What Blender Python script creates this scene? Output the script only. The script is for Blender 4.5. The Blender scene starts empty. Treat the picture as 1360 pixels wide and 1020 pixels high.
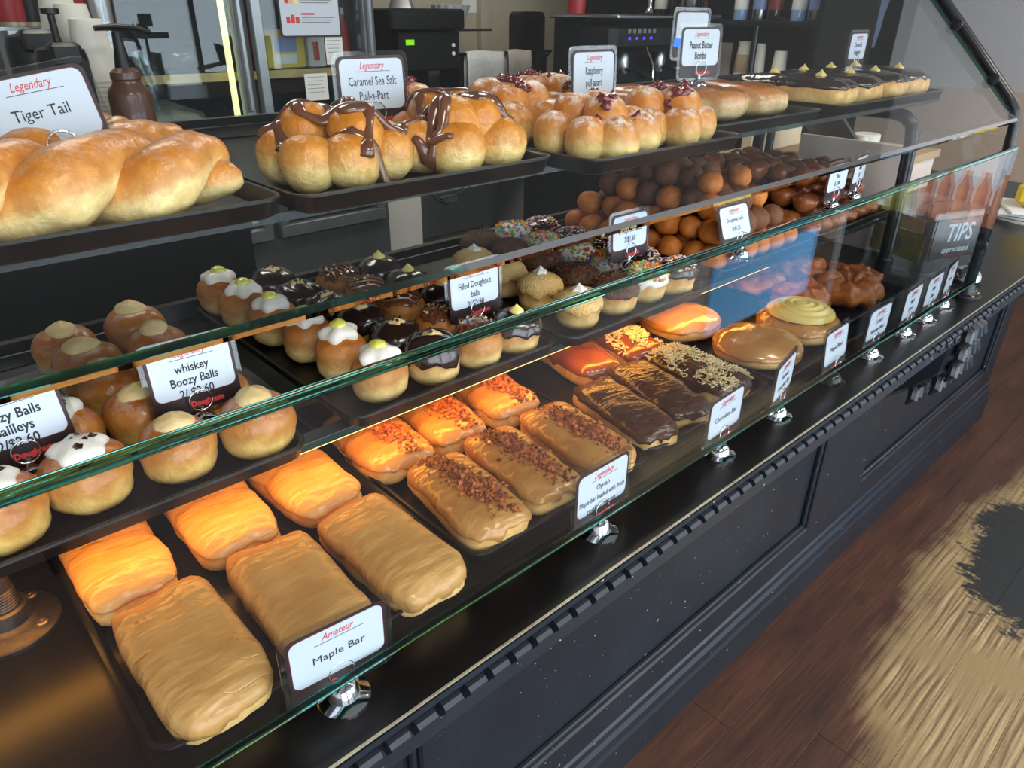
import bpy, math, random
from math import sin, cos, pi, radians, sqrt
from mathutils import Vector, Matrix, noise

random.seed(7)
SC = bpy.context.scene
COL = SC.collection

# ------------------------------------------------------------------ camera
CAM = Vector((0.0, -0.36, 1.45))
FPX = 950.0                                   # focal length in pixels of the 1360x1020 frame
_yaw, _pit, _rol = radians(47.2), radians(27.5), radians(0.55)
_h = Vector((cos(_yaw), sin(_yaw), 0)); _r = Vector((sin(_yaw), -cos(_yaw), 0)); _u = Vector((0, 0, 1))
FWD = _h * cos(_pit) - _u * sin(_pit)
_up = _h * sin(_pit) + _u * cos(_pit)
RGT = _r * cos(_rol) + _up * sin(_rol)
UPV = -_r * sin(_rol) + _up * cos(_rol)
cd = bpy.data.cameras.new('camera')
cd.sensor_width = 36.0
cd.lens = FPX / 1360.0 * 36.0
cd.clip_start = 0.02
cam = bpy.data.objects.new('camera', cd)
COL.objects.link(cam)
cam.matrix_world = Matrix(((RGT.x, UPV.x, -FWD.x, CAM.x), (RGT.y, UPV.y, -FWD.y, CAM.y), (RGT.z, UPV.z, -FWD.z, CAM.z), (0, 0, 0, 1)))
SC.camera = cam

# ------------------------------------------------------------------ world, daylight, lamps, exposure
SC.view_settings.view_transform = 'Standard'
SC.view_settings.look = 'None'
SC.view_settings.gamma = 1.0
SC.view_settings.use_curve_mapping = False
SC.view_settings.exposure = 0.0
try:
    SC.cycles.use_denoising = True
    SC.cycles.max_bounces = 10
    SC.cycles.transparent_max_bounces = 24
    SC.cycles.sample_clamp_indirect = 6.0
except Exception:
    pass
W = bpy.data.worlds.new('world'); SC.world = W
W.use_nodes = True
W.node_tree.nodes['Background'].inputs[0].default_value = (0.62, 0.78, 1.0, 1)
W.node_tree.nodes['Background'].inputs[1].default_value = 2.6


def area(name, loc, size, energy, color, rot, size_y=None):
    l = bpy.data.lights.new(name, 'AREA'); l.energy = energy; l.color = color
    l.size = size
    if size_y:
        l.shape = 'RECTANGLE'; l.size_y = size_y
    o = bpy.data.objects.new(name, l); COL.objects.link(o)
    o.location = loc; o.rotation_euler = rot
    return o


# daylight through the shop-front windows (behind the photographer), and added ceiling panels out of view
WINS = [(-1.0, 1.9), (1.05, 1.7), (3.3, 2.0)]          # centre x, width
WZ0, WZ1, WY = 0.10, 2.55, -2.5
for cx, w in WINS:
    area('daylight', (cx, WY - 0.02, (WZ0 + WZ1) / 2), w, 27.0 * w, (0.90, 0.95, 1.0), (radians(-90), 0, pi), WZ1 - WZ0)
CEIL = 2.85
ADDED_LAMPS = [(0.2, -1.2, 22), (2.2, -1.2, 22), (0.6, 1.9, 16), (2.5, 1.9, 18), (4.3, -1.6, 22)]  # unseen lamps added to brighten the floor, fridge aisle and far wall
for lx, ly, e in ADDED_LAMPS:
    area('panel_light', (lx, ly, CEIL - 0.035), 0.9, e, (1.0, 0.93, 0.82), (0, 0, 0), 0.5)


# ------------------------------------------------------------------ pixel -> place helpers (frame 1360x1020)
def ray(px, py):
    return RGT * ((px - 680.0) / FPX) + UPV * ((510.0 - py) / FPX) + FWD


def PZ(px, py, z):
    d = ray(px, py); return CAM + d * ((z - CAM.z) / d.z)


def PY(px, py, y):
    d = ray(px, py); return CAM + d * ((y - CAM.y) / d.y)


def PX(px, py, x):
    d = ray(px, py); return CAM + d * ((x - CAM.x) / d.x)


# ------------------------------------------------------------------ materials
def lin(r, g, b):
    f = lambda c: (c / 255) / 12.92 if c / 255 <= 0.04045 else ((c / 255 + 0.055) / 1.055) ** 2.4
    return (f(r), f(g), f(b), 1.0)


MATS = {}


def base(name):
    m = bpy.data.materials.new(name); m.use_nodes = True
    nt = m.node_tree; b = nt.nodes['Principled BSDF']
    MATS[name] = m
    return m, nt, b


def mixc(nt, fac, a, b, bt='MIX'):
    n = nt.nodes.new('ShaderNodeMix'); n.data_type = 'RGBA'; n.blend_type = bt
    for i, v in ((0, fac), (6, a), (7, b)):
        if isinstance(v, (int, float)): n.inputs[i].default_value = v
        elif isinstance(v, tuple): n.inputs[i].default_value = v
        else: nt.links.new(v, n.inputs[i])
    return n.outputs[2]


def coords(nt, kind='Object'):
    return nt.nodes.new('ShaderNodeTexCoord').outputs[kind]


def noisef(nt, co, scale, detail=3, rough=0.55, lo=None, hi=None, stretch=None):
    if stretch:
        mp = nt.nodes.new('ShaderNodeMapping'); mp.inputs['Scale'].default_value = stretch
        nt.links.new(co, mp.inputs[0]); co = mp.outputs[0]
    n = nt.nodes.new('ShaderNodeTexNoise'); n.inputs['Scale'].default_value = scale
    n.inputs['Detail'].default_value = detail; n.inputs['Roughness'].default_value = rough
    nt.links.new(co, n.inputs['Vector'])
    o = n.outputs['Fac']
    if lo is not None:
        o = mrange(nt, o, lo, hi)
    return o


def mrange(nt, v, lo, hi, a=0.0, b=1.0):
    r = nt.nodes.new('ShaderNodeMapRange'); r.inputs[1].default_value = lo; r.inputs[2].default_value = hi
    r.inputs[3].default_value = a; r.inputs[4].default_value = b
    nt.links.new(v, r.inputs[0]); return r.outputs[0]


def bump(nt, b, h, strength, dist=0.002):
    n = nt.nodes.new('ShaderNodeBump'); n.inputs['Strength'].default_value = strength; n.inputs['Distance'].default_value = dist
    nt.links.new(h, n.inputs['Height']); nt.links.new(n.outputs[0], b.inputs['Normal']); nt.links.new(n.outputs[0], b.inputs['Coat Normal'])


def simple(name, col, rough=0.5, metal=0.0, var=0.0, vscale=20, bmp=0.0, bscale=80, bdist=0.002, coat=0.0, spec=0.5, emit=None, estr=0, sss=0.0, alpha=1.0, trans=0.0, ior=1.45):
    m, nt, b = base(name)
    b.inputs['Base Color'].default_value = col; b.inputs['Roughness'].default_value = rough
    b.inputs['Metallic'].default_value = metal; b.inputs['Specular IOR Level'].default_value = spec
    b.inputs['Coat Weight'].default_value = coat; b.inputs['Coat Roughness'].default_value = 0.08
    b.inputs['IOR'].default_value = ior
    if trans: b.inputs['Transmission Weight'].default_value = trans
    if alpha < 1: b.inputs['Alpha'].default_value = alpha
    if sss:
        b.inputs['Subsurface Weight'].default_value = sss; b.inputs['Subsurface Radius'].default_value = (0.01, 0.006, 0.003); b.inputs['Subsurface Scale'].default_value = 0.6
    co = coords(nt) if (var or bmp) else None
    if var:
        f = noisef(nt, co, vscale, 4, 0.6, 0.3, 0.7)
        d = tuple(c * (1 - var) for c in col[:3]) + (1,); l = tuple(min(1, c * (1 + var)) for c in col[:3]) + (1,)
        nt.links.new(mixc(nt, f, d, l), b.inputs['Base Color'])
    if bmp:
        bump(nt, b, noisef(nt, co, bscale, 3), bmp, bdist)
    if emit:
        b.inputs['Emission Color'].default_value = emit; b.inputs['Emission Strength'].default_value = estr
    return m


def dough_mat(name, top, pale, bottom, rough=0.32, coat=0.5, bmp=0.25, sugar=0.0, glaze=0.0, bscale=90):
    """crust colour by the vertex attribute 'tone' (0 top crust, 0.5 proofing line, 1 underside)"""
    m, nt, b = base(name)
    at = nt.nodes.new('ShaderNodeAttribute'); at.attribute_name = 'tone'
    co = coords(nt)
    n1 = noisef(nt, co, 26, 4, 0.6)
    add = nt.nodes.new('ShaderNodeMath'); add.operation = 'MULTIPLY_ADD'
    nt.links.new(n1, add.inputs[0]); add.inputs[1].default_value = 0.26
    ad2 = nt.nodes.new('ShaderNodeMath'); ad2.operation = 'ADD'; ad2.inputs[1].default_value = -0.13
    nt.links.new(at.outputs['Fac'], ad2.inputs[0]); nt.links.new(ad2.outputs[0], add.inputs[2])
    cr = nt.nodes.new('ShaderNodeValToRGB'); e = cr.color_ramp.elements
    e[0].position = 0.0; e[0].color = top
    e[1].position = 1.0; e[1].color = bottom
    x = e.new(0.30); x.color = tuple(t * 0.75 + p * 0.25 for t, p in zip(top, pale))
    x = e.new(0.46); x.color = pale
    x = e.new(0.62); x.color = pale
    nt.links.new(add.outputs[0], cr.inputs[0])
    c = cr.outputs[0]
    n2 = noisef(nt, co, 60, 5, 0.7, 0.42, 0.62)
    c = mixc(nt, n2, mixc(nt, 1.0, c, (0.80, 0.72, 0.62, 1), 'MULTIPLY'), c)
    if sugar:
        geo = nt.nodes.new('ShaderNodeNewGeometry'); sp = nt.nodes.new('ShaderNodeSeparateXYZ')
        nt.links.new(geo.outputs['Normal'], sp.inputs[0])
        up = mrange(nt, sp.outputs[2], 0.45, 0.95)
        n3 = noisef(nt, co, 75, 6, 0.75, 0.46, 0.58)
        mu = nt.nodes.new('ShaderNodeMath'); mu.operation = 'MULTIPLY'
        nt.links.new(up, mu.inputs[0]); nt.links.new(n3, mu.inputs[1])
        m2 = nt.nodes.new('ShaderNodeMath'); m2.operation = 'MULTIPLY'; m2.inputs[1].default_value = sugar
        nt.links.new(mu.outputs[0], m2.inputs[0])
        c = mixc(nt, m2.outputs[0], c, (0.92, 0.88, 0.85, 1))
    nt.links.new(c, b.inputs['Base Color'])
    b.inputs['Roughness'].default_value = rough
    b.inputs['Coat Weight'].default_value = coat * 0.45; b.inputs['Coat Roughness'].default_value = 0.12; b.inputs['Specular IOR Level'].default_value = 0.38
    b.inputs['Subsurface Weight'].default_value = 0.0
    bump(nt, b, noisef(nt, co, bscale, 4, 0.6), bmp, 0.0025)
    return m


def icing_mat(name, col, dark, rough=0.3, coat=0.35, bmp=0.3, bscale=35, stretch=(1, 2.2, 1), fine=0.0, crack=0.0):
    m, nt, b = base(name)
    co = coords(nt)
    f = noisef(nt, co, 18, 4, 0.6, 0.3, 0.7)
    nt.links.new(mixc(nt, f, dark, col), b.inputs['Base Color'])
    b.inputs['Roughness'].default_value = rough
    b.inputs['Coat Weight'].default_value = coat; b.inputs['Coat Roughness'].default_value = 0.2
    n1 = noisef(nt, co, bscale, 2, 0.5, stretch=stretch)
    if fine:
        n2 = noisef(nt, co, bscale * 5, 3, 0.6)
        mx = nt.nodes.new('ShaderNodeMath'); mx.operation = 'MULTIPLY_ADD'; mx.inputs[1].default_value = fine
        nt.links.new(n2, mx.inputs[0]); nt.links.new(n1, mx.inputs[2]); n1 = mx.outputs[0]
    if crack:
        vo = nt.nodes.new('ShaderNodeTexVoronoi'); vo.feature = 'DISTANCE_TO_EDGE'; vo.inputs['Scale'].default_value = 30
        wn = nt.nodes.new('ShaderNodeTexNoise'); wn.inputs['Scale'].default_value = 40
        va = nt.nodes.new('ShaderNodeVectorMath'); va.operation = 'MULTIPLY_ADD'; va.inputs[1].default_value = (0.012, 0.012, 0.012)
        nt.links.new(co, wn.inputs[0]); nt.links.new(wn.outputs['Color'], va.inputs[0]); nt.links.new(co, va.inputs[2]); nt.links.new(va.outputs[0], vo.inputs['Vector'])
        lines = mrange(nt, vo.outputs['Distance'], 0.0, 0.025, -crack, 0.0)
        msk = noisef(nt, co, 14, 2, 0.5, 0.5, 0.62)
        ml = nt.nodes.new('ShaderNodeMath'); ml.operation = 'MULTIPLY_ADD'
        nt.links.new(lines, ml.inputs[0]); nt.links.new(msk, ml.inputs[1]); nt.links.new(n1, ml.inputs[2]); n1 = ml.outputs[0]
        v2 = nt.nodes.new('ShaderNodeTexVoronoi'); v2.inputs['Scale'].default_value = 130; nt.links.new(co, v2.inputs['Vector'])
        dots = mrange(nt, v2.outputs['Distance'], 0.0, 0.28, 0.22, 0.0)
        m3 = nt.nodes.new('ShaderNodeMath'); m3.operation = 'MULTIPLY_ADD'
        nt.links.new(dots, m3.inputs[0]); nt.links.new(noisef(nt, co, 50, 2, 0.5, 0.55, 0.7), m3.inputs[1]); nt.links.new(n1, m3.inputs[2]); n1 = m3.outputs[0]
    bump(nt, b, n1, bmp, 0.005)
    return m


def glass_mat(name, tint, refl=1.0, rough=0.0):
    m = bpy.data.materials.new(name); m.use_nodes = True; MATS[name] = m
    nt = m.node_tree; nt.nodes.clear()
    out = nt.nodes.new('ShaderNodeOutputMaterial'); mx = nt.nodes.new('ShaderNodeMixShader')
    tr = nt.nodes.new('ShaderNodeBsdfTransparent'); tr.inputs[0].default_value = tint
    gl = nt.nodes.new('ShaderNodeBsdfGlossy'); gl.inputs['Roughness'].default_value = rough
    fr = nt.nodes.new('ShaderNodeFresnel'); ge = nt.nodes.new('ShaderNodeNewGeometry')
    nt.links.new(mrange(nt, ge.outputs['Backfacing'], 0, 1, 1.45, 1 / 1.45), fr.inputs[0])   # same reflection on both faces of a pane
    mm = nt.nodes.new('ShaderNodeMath'); mm.operation = 'MULTIPLY'; mm.inputs[1].default_value = refl
    nt.links.new(fr.outputs[0], mm.inputs[0]); nt.links.new(mm.outputs[0], mx.inputs[0])
    nt.links.new(tr.outputs[0], mx.inputs[1]); nt.links.new(gl.outputs[0], mx.inputs[2]); nt.links.new(mx.outputs[0], out.inputs[0])
    return m


glass_mat('pane_glass', (0.985, 1.0, 0.992, 1))
glass_mat('shelf_glass', (0.93, 0.97, 0.95, 1))
glass_mat('fridge_glass', (0.90, 0.95, 0.95, 1))
glass_mat('laminate', (0.86, 0.88, 0.88, 1), 1.6, 0.08)
glass_mat('plastic_film', (0.93, 0.95, 0.92, 1), 2.2, 0.12)
glass_mat('acrylic', (0.93, 0.95, 0.95, 1), 1.2)
glass_mat('glass_edge', (0.08, 0.24, 0.22, 1), 1.0, 0.25)
simple('edge_glass', (0.10, 0.42, 0.34, 1), 0.0, trans=1.0, ior=1.5)
simple('black_tray', lin(17, 18, 20), 0.34, var=0.15, vscale=60, bmp=0.05, bscale=300, spec=0.35)
simple('black_laminate', lin(18, 17, 17), 0.28, spec=0.4, var=0.2, vscale=9, bmp=0.05, bscale=500)
simple('edge_gold', lin(190, 180, 152), 0.35, metal=0.6, var=0.3, vscale=40)
simple('post_black', lin(18, 21, 26), 0.35, bmp=0.05, bscale=200, coat=0.2)
simple('iron', lin(70, 66, 64), 0.42, metal=0.7, var=0.4, vscale=60, bmp=0.2, bscale=120)
simple('bolt_steel', lin(150, 128, 112), 0.4, metal=0.8, var=0.3, vscale=150)
simple('chrome', lin(225, 228, 232), 0.08, metal=1.0)
simple('card_white', lin(196, 205, 218), 0.45)
simple('card_dark', lin(40, 26, 28), 0.4)
simple('card_maroon', lin(120, 48, 44), 0.4)
simple('ink_black', lin(26, 26, 28), 0.5)
simple('ink_grey', lin(120, 120, 122), 0.5)
simple('ink_red', lin(205, 62, 58), 0.5)
simple('tape_blue', lin(20, 120, 240), 0.4)
simple('wood_shelf', lin(205, 176, 120), 0.5, var=0.15)
simple('alu', lin(150, 156, 160), 0.35, metal=0.7, var=0.1)
simple('fridge_grey', lin(84, 88, 90), 0.5, metal=0.3, var=0.15, vscale=6)
simple('fridge_dark', lin(40, 46, 50), 0.6, var=0.3, vscale=5)
simple('tube_light', lin(245, 245, 190), 0.5, emit=lin(250, 246, 180), estr=1.2)
simple('led_strip', lin(255, 190, 110), 0.5, emit=(1.0, 0.52, 0.12, 1), estr=6.0)
simple('paper_cup', lin(228, 222, 208), 0.55, var=0.03)
simple('kraft', lin(176, 150, 122), 0.7, var=0.08)
simple('black_plastic', lin(14, 14, 16), 0.35, spec=0.4)
simple('matte_black', lin(15, 16, 17), 0.65, spec=0.25)
simple('sauce_brown', lin(86, 54, 40), 0.35, coat=0.3)
simple('red_plastic', lin(150, 28, 36), 0.4)
simple('white_plastic', lin(228, 226, 220), 0.4)
simple('cream_plastic', lin(222, 205, 176), 0.45)
simple('towel_white', lin(205, 206, 206), 0.9, bmp=0.5, bscale=60, bdist=0.01, var=0.06)
simple('towel_grey', lin(176, 170, 160), 0.9, bmp=0.5, bscale=60, bdist=0.01, var=0.06)
simple('yellow_pack', lin(222, 190, 50), 0.4)
simple('pack_blue', lin(120, 140, 190), 0.4)
simple('paper', lin(222, 222, 218), 0.7, var=0.03)
simple('green_lamp', lin(120, 200, 20), 0.4, emit=lin(130, 220, 20), estr=0.6)
simple('blue_lamp', lin(60, 60, 230), 0.4, emit=lin(60, 60, 255), estr=2.0)
simple('steel', lin(165, 168, 170), 0.25, metal=1.0)
simple('dark_glass', lin(20, 12, 14), 0.1, coat=0.5)
simple('bottle_blue', lin(130, 160, 200), 0.15, spec=0.8)
simple('pale_blue', lin(168, 190, 226), 0.6, var=0.06)
simple('grey_board', lin(214, 200, 188), 0.7, var=0.08, vscale=5)
simple('tablet_dark', lin(50, 52, 52), 0.5)
simple('bill_green', lin(140, 130, 92), 0.8, var=0.35, vscale=30)
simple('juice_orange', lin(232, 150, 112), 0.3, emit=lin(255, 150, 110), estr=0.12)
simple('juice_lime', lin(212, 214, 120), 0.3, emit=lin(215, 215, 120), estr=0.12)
simple('cooler_light', lin(240, 244, 255), 0.5, emit=lin(235, 242, 255), estr=0.7)
simple('pvc', lin(150, 148, 140), 0.5)
# pastry
GOLD, PALE, UNDER = lin(196, 120, 46), lin(238, 208, 146), lin(190, 118, 50)
dough_mat('dough_bar', lin(222, 142, 52), lin(244, 210, 140), lin(214, 140, 58), 0.45, 0.2)
dough_mat('dough_ball', lin(182, 108, 38), lin(240, 206, 138), lin(190, 120, 56), 0.45, 0.12, 0.3, bscale=120)
dough_mat('dough_glazed', lin(182, 106, 38), lin(232, 190, 112), lin(190, 124, 60), 0.3, 0.6, 0.4, sugar=0.22, bscale=110)
dough_mat('dough_pull', lin(214, 134, 36), lin(255, 228, 154), lin(214, 146, 66), 0.26, 0.8, 0.9, bscale=120)
dough_mat('dough_twist', lin(208, 130, 42), lin(255, 228, 164), lin(206, 136, 62), 0.34, 0.5, 0.5, sugar=0.16, bscale=110)
dough_mat('dough_sugar', lin(212, 132, 42), lin(254, 226, 152), lin(210, 140, 62), 0.34, 0.5, 0.45, sugar=0.95, bscale=140)
dough_mat('dough_loaf', lin(196, 120, 56), lin(244, 220, 170), lin(222, 170, 104), 0.25, 0.8, 0.35)
dough_mat('hole_gold', lin(196, 112, 44), lin(200, 120, 50), lin(176, 96, 40), 0.6, 0.0, 0.6, bscale=60)
dough_mat('hole_cocoa', lin(112, 72, 48), lin(116, 74, 50), lin(96, 60, 42), 0.7, 0.0, 0.6, bscale=60)
dough_mat('hole_glazed', lin(140, 78, 44), lin(150, 86, 50), lin(112, 62, 38), 0.3, 0.7, 0.5, bscale=50)
dough_mat('fritter', lin(178, 98, 40), lin(214, 146, 70), lin(150, 78, 32), 0.36, 0.5, 1.0, bscale=70)
dough_mat('fritter_choc', lin(150, 84, 42), lin(190, 118, 56), lin(104, 56, 32), 0.3, 0.6, 1.0, bscale=70)
icing_mat('maple_icing', lin(210, 160, 94), lin(194, 142, 78), 0.34, 0.3, 0.75, 24, (0.9, 2.8, 1), 0.10, crack=0.12)
icing_mat('maple_wet', lin(202, 150, 84), lin(180, 124, 62), 0.24, 0.5, 0.9, 30, (1, 1.8, 1), 0.12)
icing_mat('maple_gloss', lin(206, 152, 84), lin(180, 122, 62), 0.14, 0.7, 0.8, 16, (1, 2.0, 1))
icing_mat('choc_icing', lin(84, 52, 36), lin(66, 38, 26), 0.24, 0.5, 0.6, 40, (1, 2.2, 1), 0.15)
icing_mat('caramel_icing', lin(140, 76, 36), lin(118, 58, 28), 0.22, 0.6, 0.3, 20)
icing_mat('dark_choc', lin(52, 34, 28), lin(38, 24, 20), 0.16, 0.7, 0.4, 26)
icing_mat('drizzle', lin(112, 66, 42), lin(96, 54, 34), 0.12, 0.8, 0.1, 20)
icing_mat('cream_white', lin(238, 232, 222), lin(226, 218, 206), 0.4, 0.1, 0.2, 40)
icing_mat('cream_tan', lin(228, 200, 146), lin(214, 182, 122), 0.55, 0.0, 0.4, 60)
icing_mat('cream_yellow', lin(240, 218, 134), lin(230, 204, 112), 0.4, 0.2, 0.2, 40)
icing_mat('lemon_gel', lin(222, 216, 96), lin(206, 200, 76), 0.2, 0.6, 0.1, 40)
icing_mat('sugar_crust', lin(236, 202, 138), lin(222, 172, 92), 0.4, 0.2, 0.8, 260)
icing_mat('choc_shaving', lin(108, 68, 46), lin(80, 48, 32), 0.6, 0.0, 0.9, 180)
simple('bacon', lin(176, 98, 48), 0.5, var=0.4, vscale=120)
simple('bacon_dark', lin(130, 68, 34), 0.4, var=0.4, vscale=120)
simple('coconut', lin(226, 208, 158), 0.7, var=0.12, vscale=50)
simple('jam', lin(110, 14, 26), 0.12, coat=0.9, bmp=0.6, bscale=120)
simple('chip', lin(50, 30, 24), 0.35)
simple('nut', lin(222, 190, 134), 0.6)
for i, c in enumerate([(225, 70, 60), (240, 200, 60), (90, 150, 220), (240, 240, 235), (240, 140, 170), (110, 180, 90), (60, 60, 140), (235, 140, 60)]):
    simple('sprinkle_%d' % i, lin(*c), 0.4)

# painted counter front: navy-charcoal with fine chips
m, nt, b = base('navy_paint'); co = coords(nt)
c = mixc(nt, noisef(nt, co, 4, 4, 0.6, 0.3, 0.7), lin(24, 29, 36), lin(33, 40, 48))
c = mixc(nt, noisef(nt, co, 110, 2, 0.5, 0.735, 0.755), c, lin(165, 164, 156))
nt.links.new(c, b.inputs['Base Color']); b.inputs['Roughness'].default_value = 0.38
bump(nt, b, noisef(nt, co, 60, 4), 0.12)
# walls
simple('wall_beige', lin(176, 166, 146), 0.8, var=0.05, vscale=3)
simple('wall_pale', lin(198, 196, 196), 0.8, bmp=0.35, bscale=45, bdist=0.006)
simple('wainscot', lin(206, 182, 162), 0.8, var=0.04, vscale=3)
simple('wall_grey', lin(150, 152, 154), 0.8, var=0.05)
simple('ceiling_white', lin(128, 126, 122), 0.85)
simple('lamp_panel', lin(250, 248, 240), 0.5, emit=(1, 0.94, 0.84, 1), estr=2.5)  # glowing face of the added ceiling panels
# floor planks: dark red-brown stained wood with a worn tan patch and black paint left in it
m, nt, b = base('floor_wood')
geo = nt.nodes.new('ShaderNodeNewGeometry'); pos = geo.outputs['Position']
oi = nt.nodes.new('ShaderNodeObjectInfo')
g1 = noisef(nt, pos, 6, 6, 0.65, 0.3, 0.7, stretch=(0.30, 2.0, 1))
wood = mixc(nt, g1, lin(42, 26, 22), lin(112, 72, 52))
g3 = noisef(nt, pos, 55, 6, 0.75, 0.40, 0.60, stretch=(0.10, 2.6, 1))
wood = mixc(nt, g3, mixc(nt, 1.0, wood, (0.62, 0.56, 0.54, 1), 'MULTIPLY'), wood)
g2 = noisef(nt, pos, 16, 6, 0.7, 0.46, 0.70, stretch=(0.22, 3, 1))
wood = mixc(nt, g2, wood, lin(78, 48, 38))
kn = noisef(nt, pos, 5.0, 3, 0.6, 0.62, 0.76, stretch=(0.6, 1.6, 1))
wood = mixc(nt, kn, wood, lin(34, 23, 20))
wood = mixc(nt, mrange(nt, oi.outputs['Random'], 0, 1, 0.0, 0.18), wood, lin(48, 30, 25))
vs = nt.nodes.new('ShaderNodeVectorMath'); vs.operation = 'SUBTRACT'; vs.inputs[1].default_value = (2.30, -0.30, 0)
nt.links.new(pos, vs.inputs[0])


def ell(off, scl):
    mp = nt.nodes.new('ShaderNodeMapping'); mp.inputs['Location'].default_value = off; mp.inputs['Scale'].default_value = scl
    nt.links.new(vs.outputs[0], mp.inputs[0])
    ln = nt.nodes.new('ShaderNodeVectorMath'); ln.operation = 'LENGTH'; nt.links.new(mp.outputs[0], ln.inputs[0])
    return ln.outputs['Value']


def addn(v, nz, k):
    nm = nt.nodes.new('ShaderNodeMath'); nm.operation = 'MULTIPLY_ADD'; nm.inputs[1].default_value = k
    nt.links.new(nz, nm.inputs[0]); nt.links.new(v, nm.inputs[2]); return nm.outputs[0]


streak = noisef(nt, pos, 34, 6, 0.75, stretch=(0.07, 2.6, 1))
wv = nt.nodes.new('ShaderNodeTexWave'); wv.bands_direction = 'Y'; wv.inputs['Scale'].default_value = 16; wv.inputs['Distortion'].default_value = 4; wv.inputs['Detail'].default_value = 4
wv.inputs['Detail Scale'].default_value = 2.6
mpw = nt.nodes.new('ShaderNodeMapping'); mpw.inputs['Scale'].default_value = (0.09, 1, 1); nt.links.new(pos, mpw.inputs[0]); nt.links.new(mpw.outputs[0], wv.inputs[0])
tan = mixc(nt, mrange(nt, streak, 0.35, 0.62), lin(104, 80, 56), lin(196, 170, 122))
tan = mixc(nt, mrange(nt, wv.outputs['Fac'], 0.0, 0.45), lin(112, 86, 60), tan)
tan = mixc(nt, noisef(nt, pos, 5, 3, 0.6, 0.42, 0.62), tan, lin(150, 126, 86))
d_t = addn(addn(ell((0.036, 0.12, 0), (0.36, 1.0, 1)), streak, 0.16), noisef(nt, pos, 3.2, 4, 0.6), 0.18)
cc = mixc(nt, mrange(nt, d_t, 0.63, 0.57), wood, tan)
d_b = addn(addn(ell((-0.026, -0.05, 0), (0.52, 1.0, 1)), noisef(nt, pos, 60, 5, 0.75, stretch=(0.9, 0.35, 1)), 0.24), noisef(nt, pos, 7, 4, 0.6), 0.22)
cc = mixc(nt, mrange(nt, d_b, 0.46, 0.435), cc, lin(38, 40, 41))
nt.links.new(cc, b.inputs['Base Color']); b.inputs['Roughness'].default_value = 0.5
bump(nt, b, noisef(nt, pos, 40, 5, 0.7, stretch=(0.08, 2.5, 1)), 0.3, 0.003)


# ------------------------------------------------------------------ object helpers
def tag(o, label=None, cat=None, group=None, kind=None):
    if label: o['label'] = label
    if cat: o['category'] = cat
    if group: o['group'] = group
    if kind: o['kind'] = kind
    return o


def thing(name, loc, label, cat, group=None, rz=0.0):
    o = bpy.data.objects.new(name, None); COL.objects.link(o)
    o.location = loc; o.rotation_euler = (0, 0, rz); o.empty_display_size = 0.02
    return tag(o, label, cat, group)


def put(name, me, parent=None, loc=(0, 0, 0), rot=(0, 0, 0), scale=(1, 1, 1)):
    o = bpy.data.objects.new(name, me); COL.objects.link(o)
    o.location = loc; o.rotation_euler = rot; o.scale = scale
    if parent: o.parent = parent
    return o


def copy_tree(o, parent=None):
    c = o.copy(); COL.objects.link(c); c.parent = parent
    for ch in list(o.children): copy_tree(ch, c)
    return c


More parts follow.
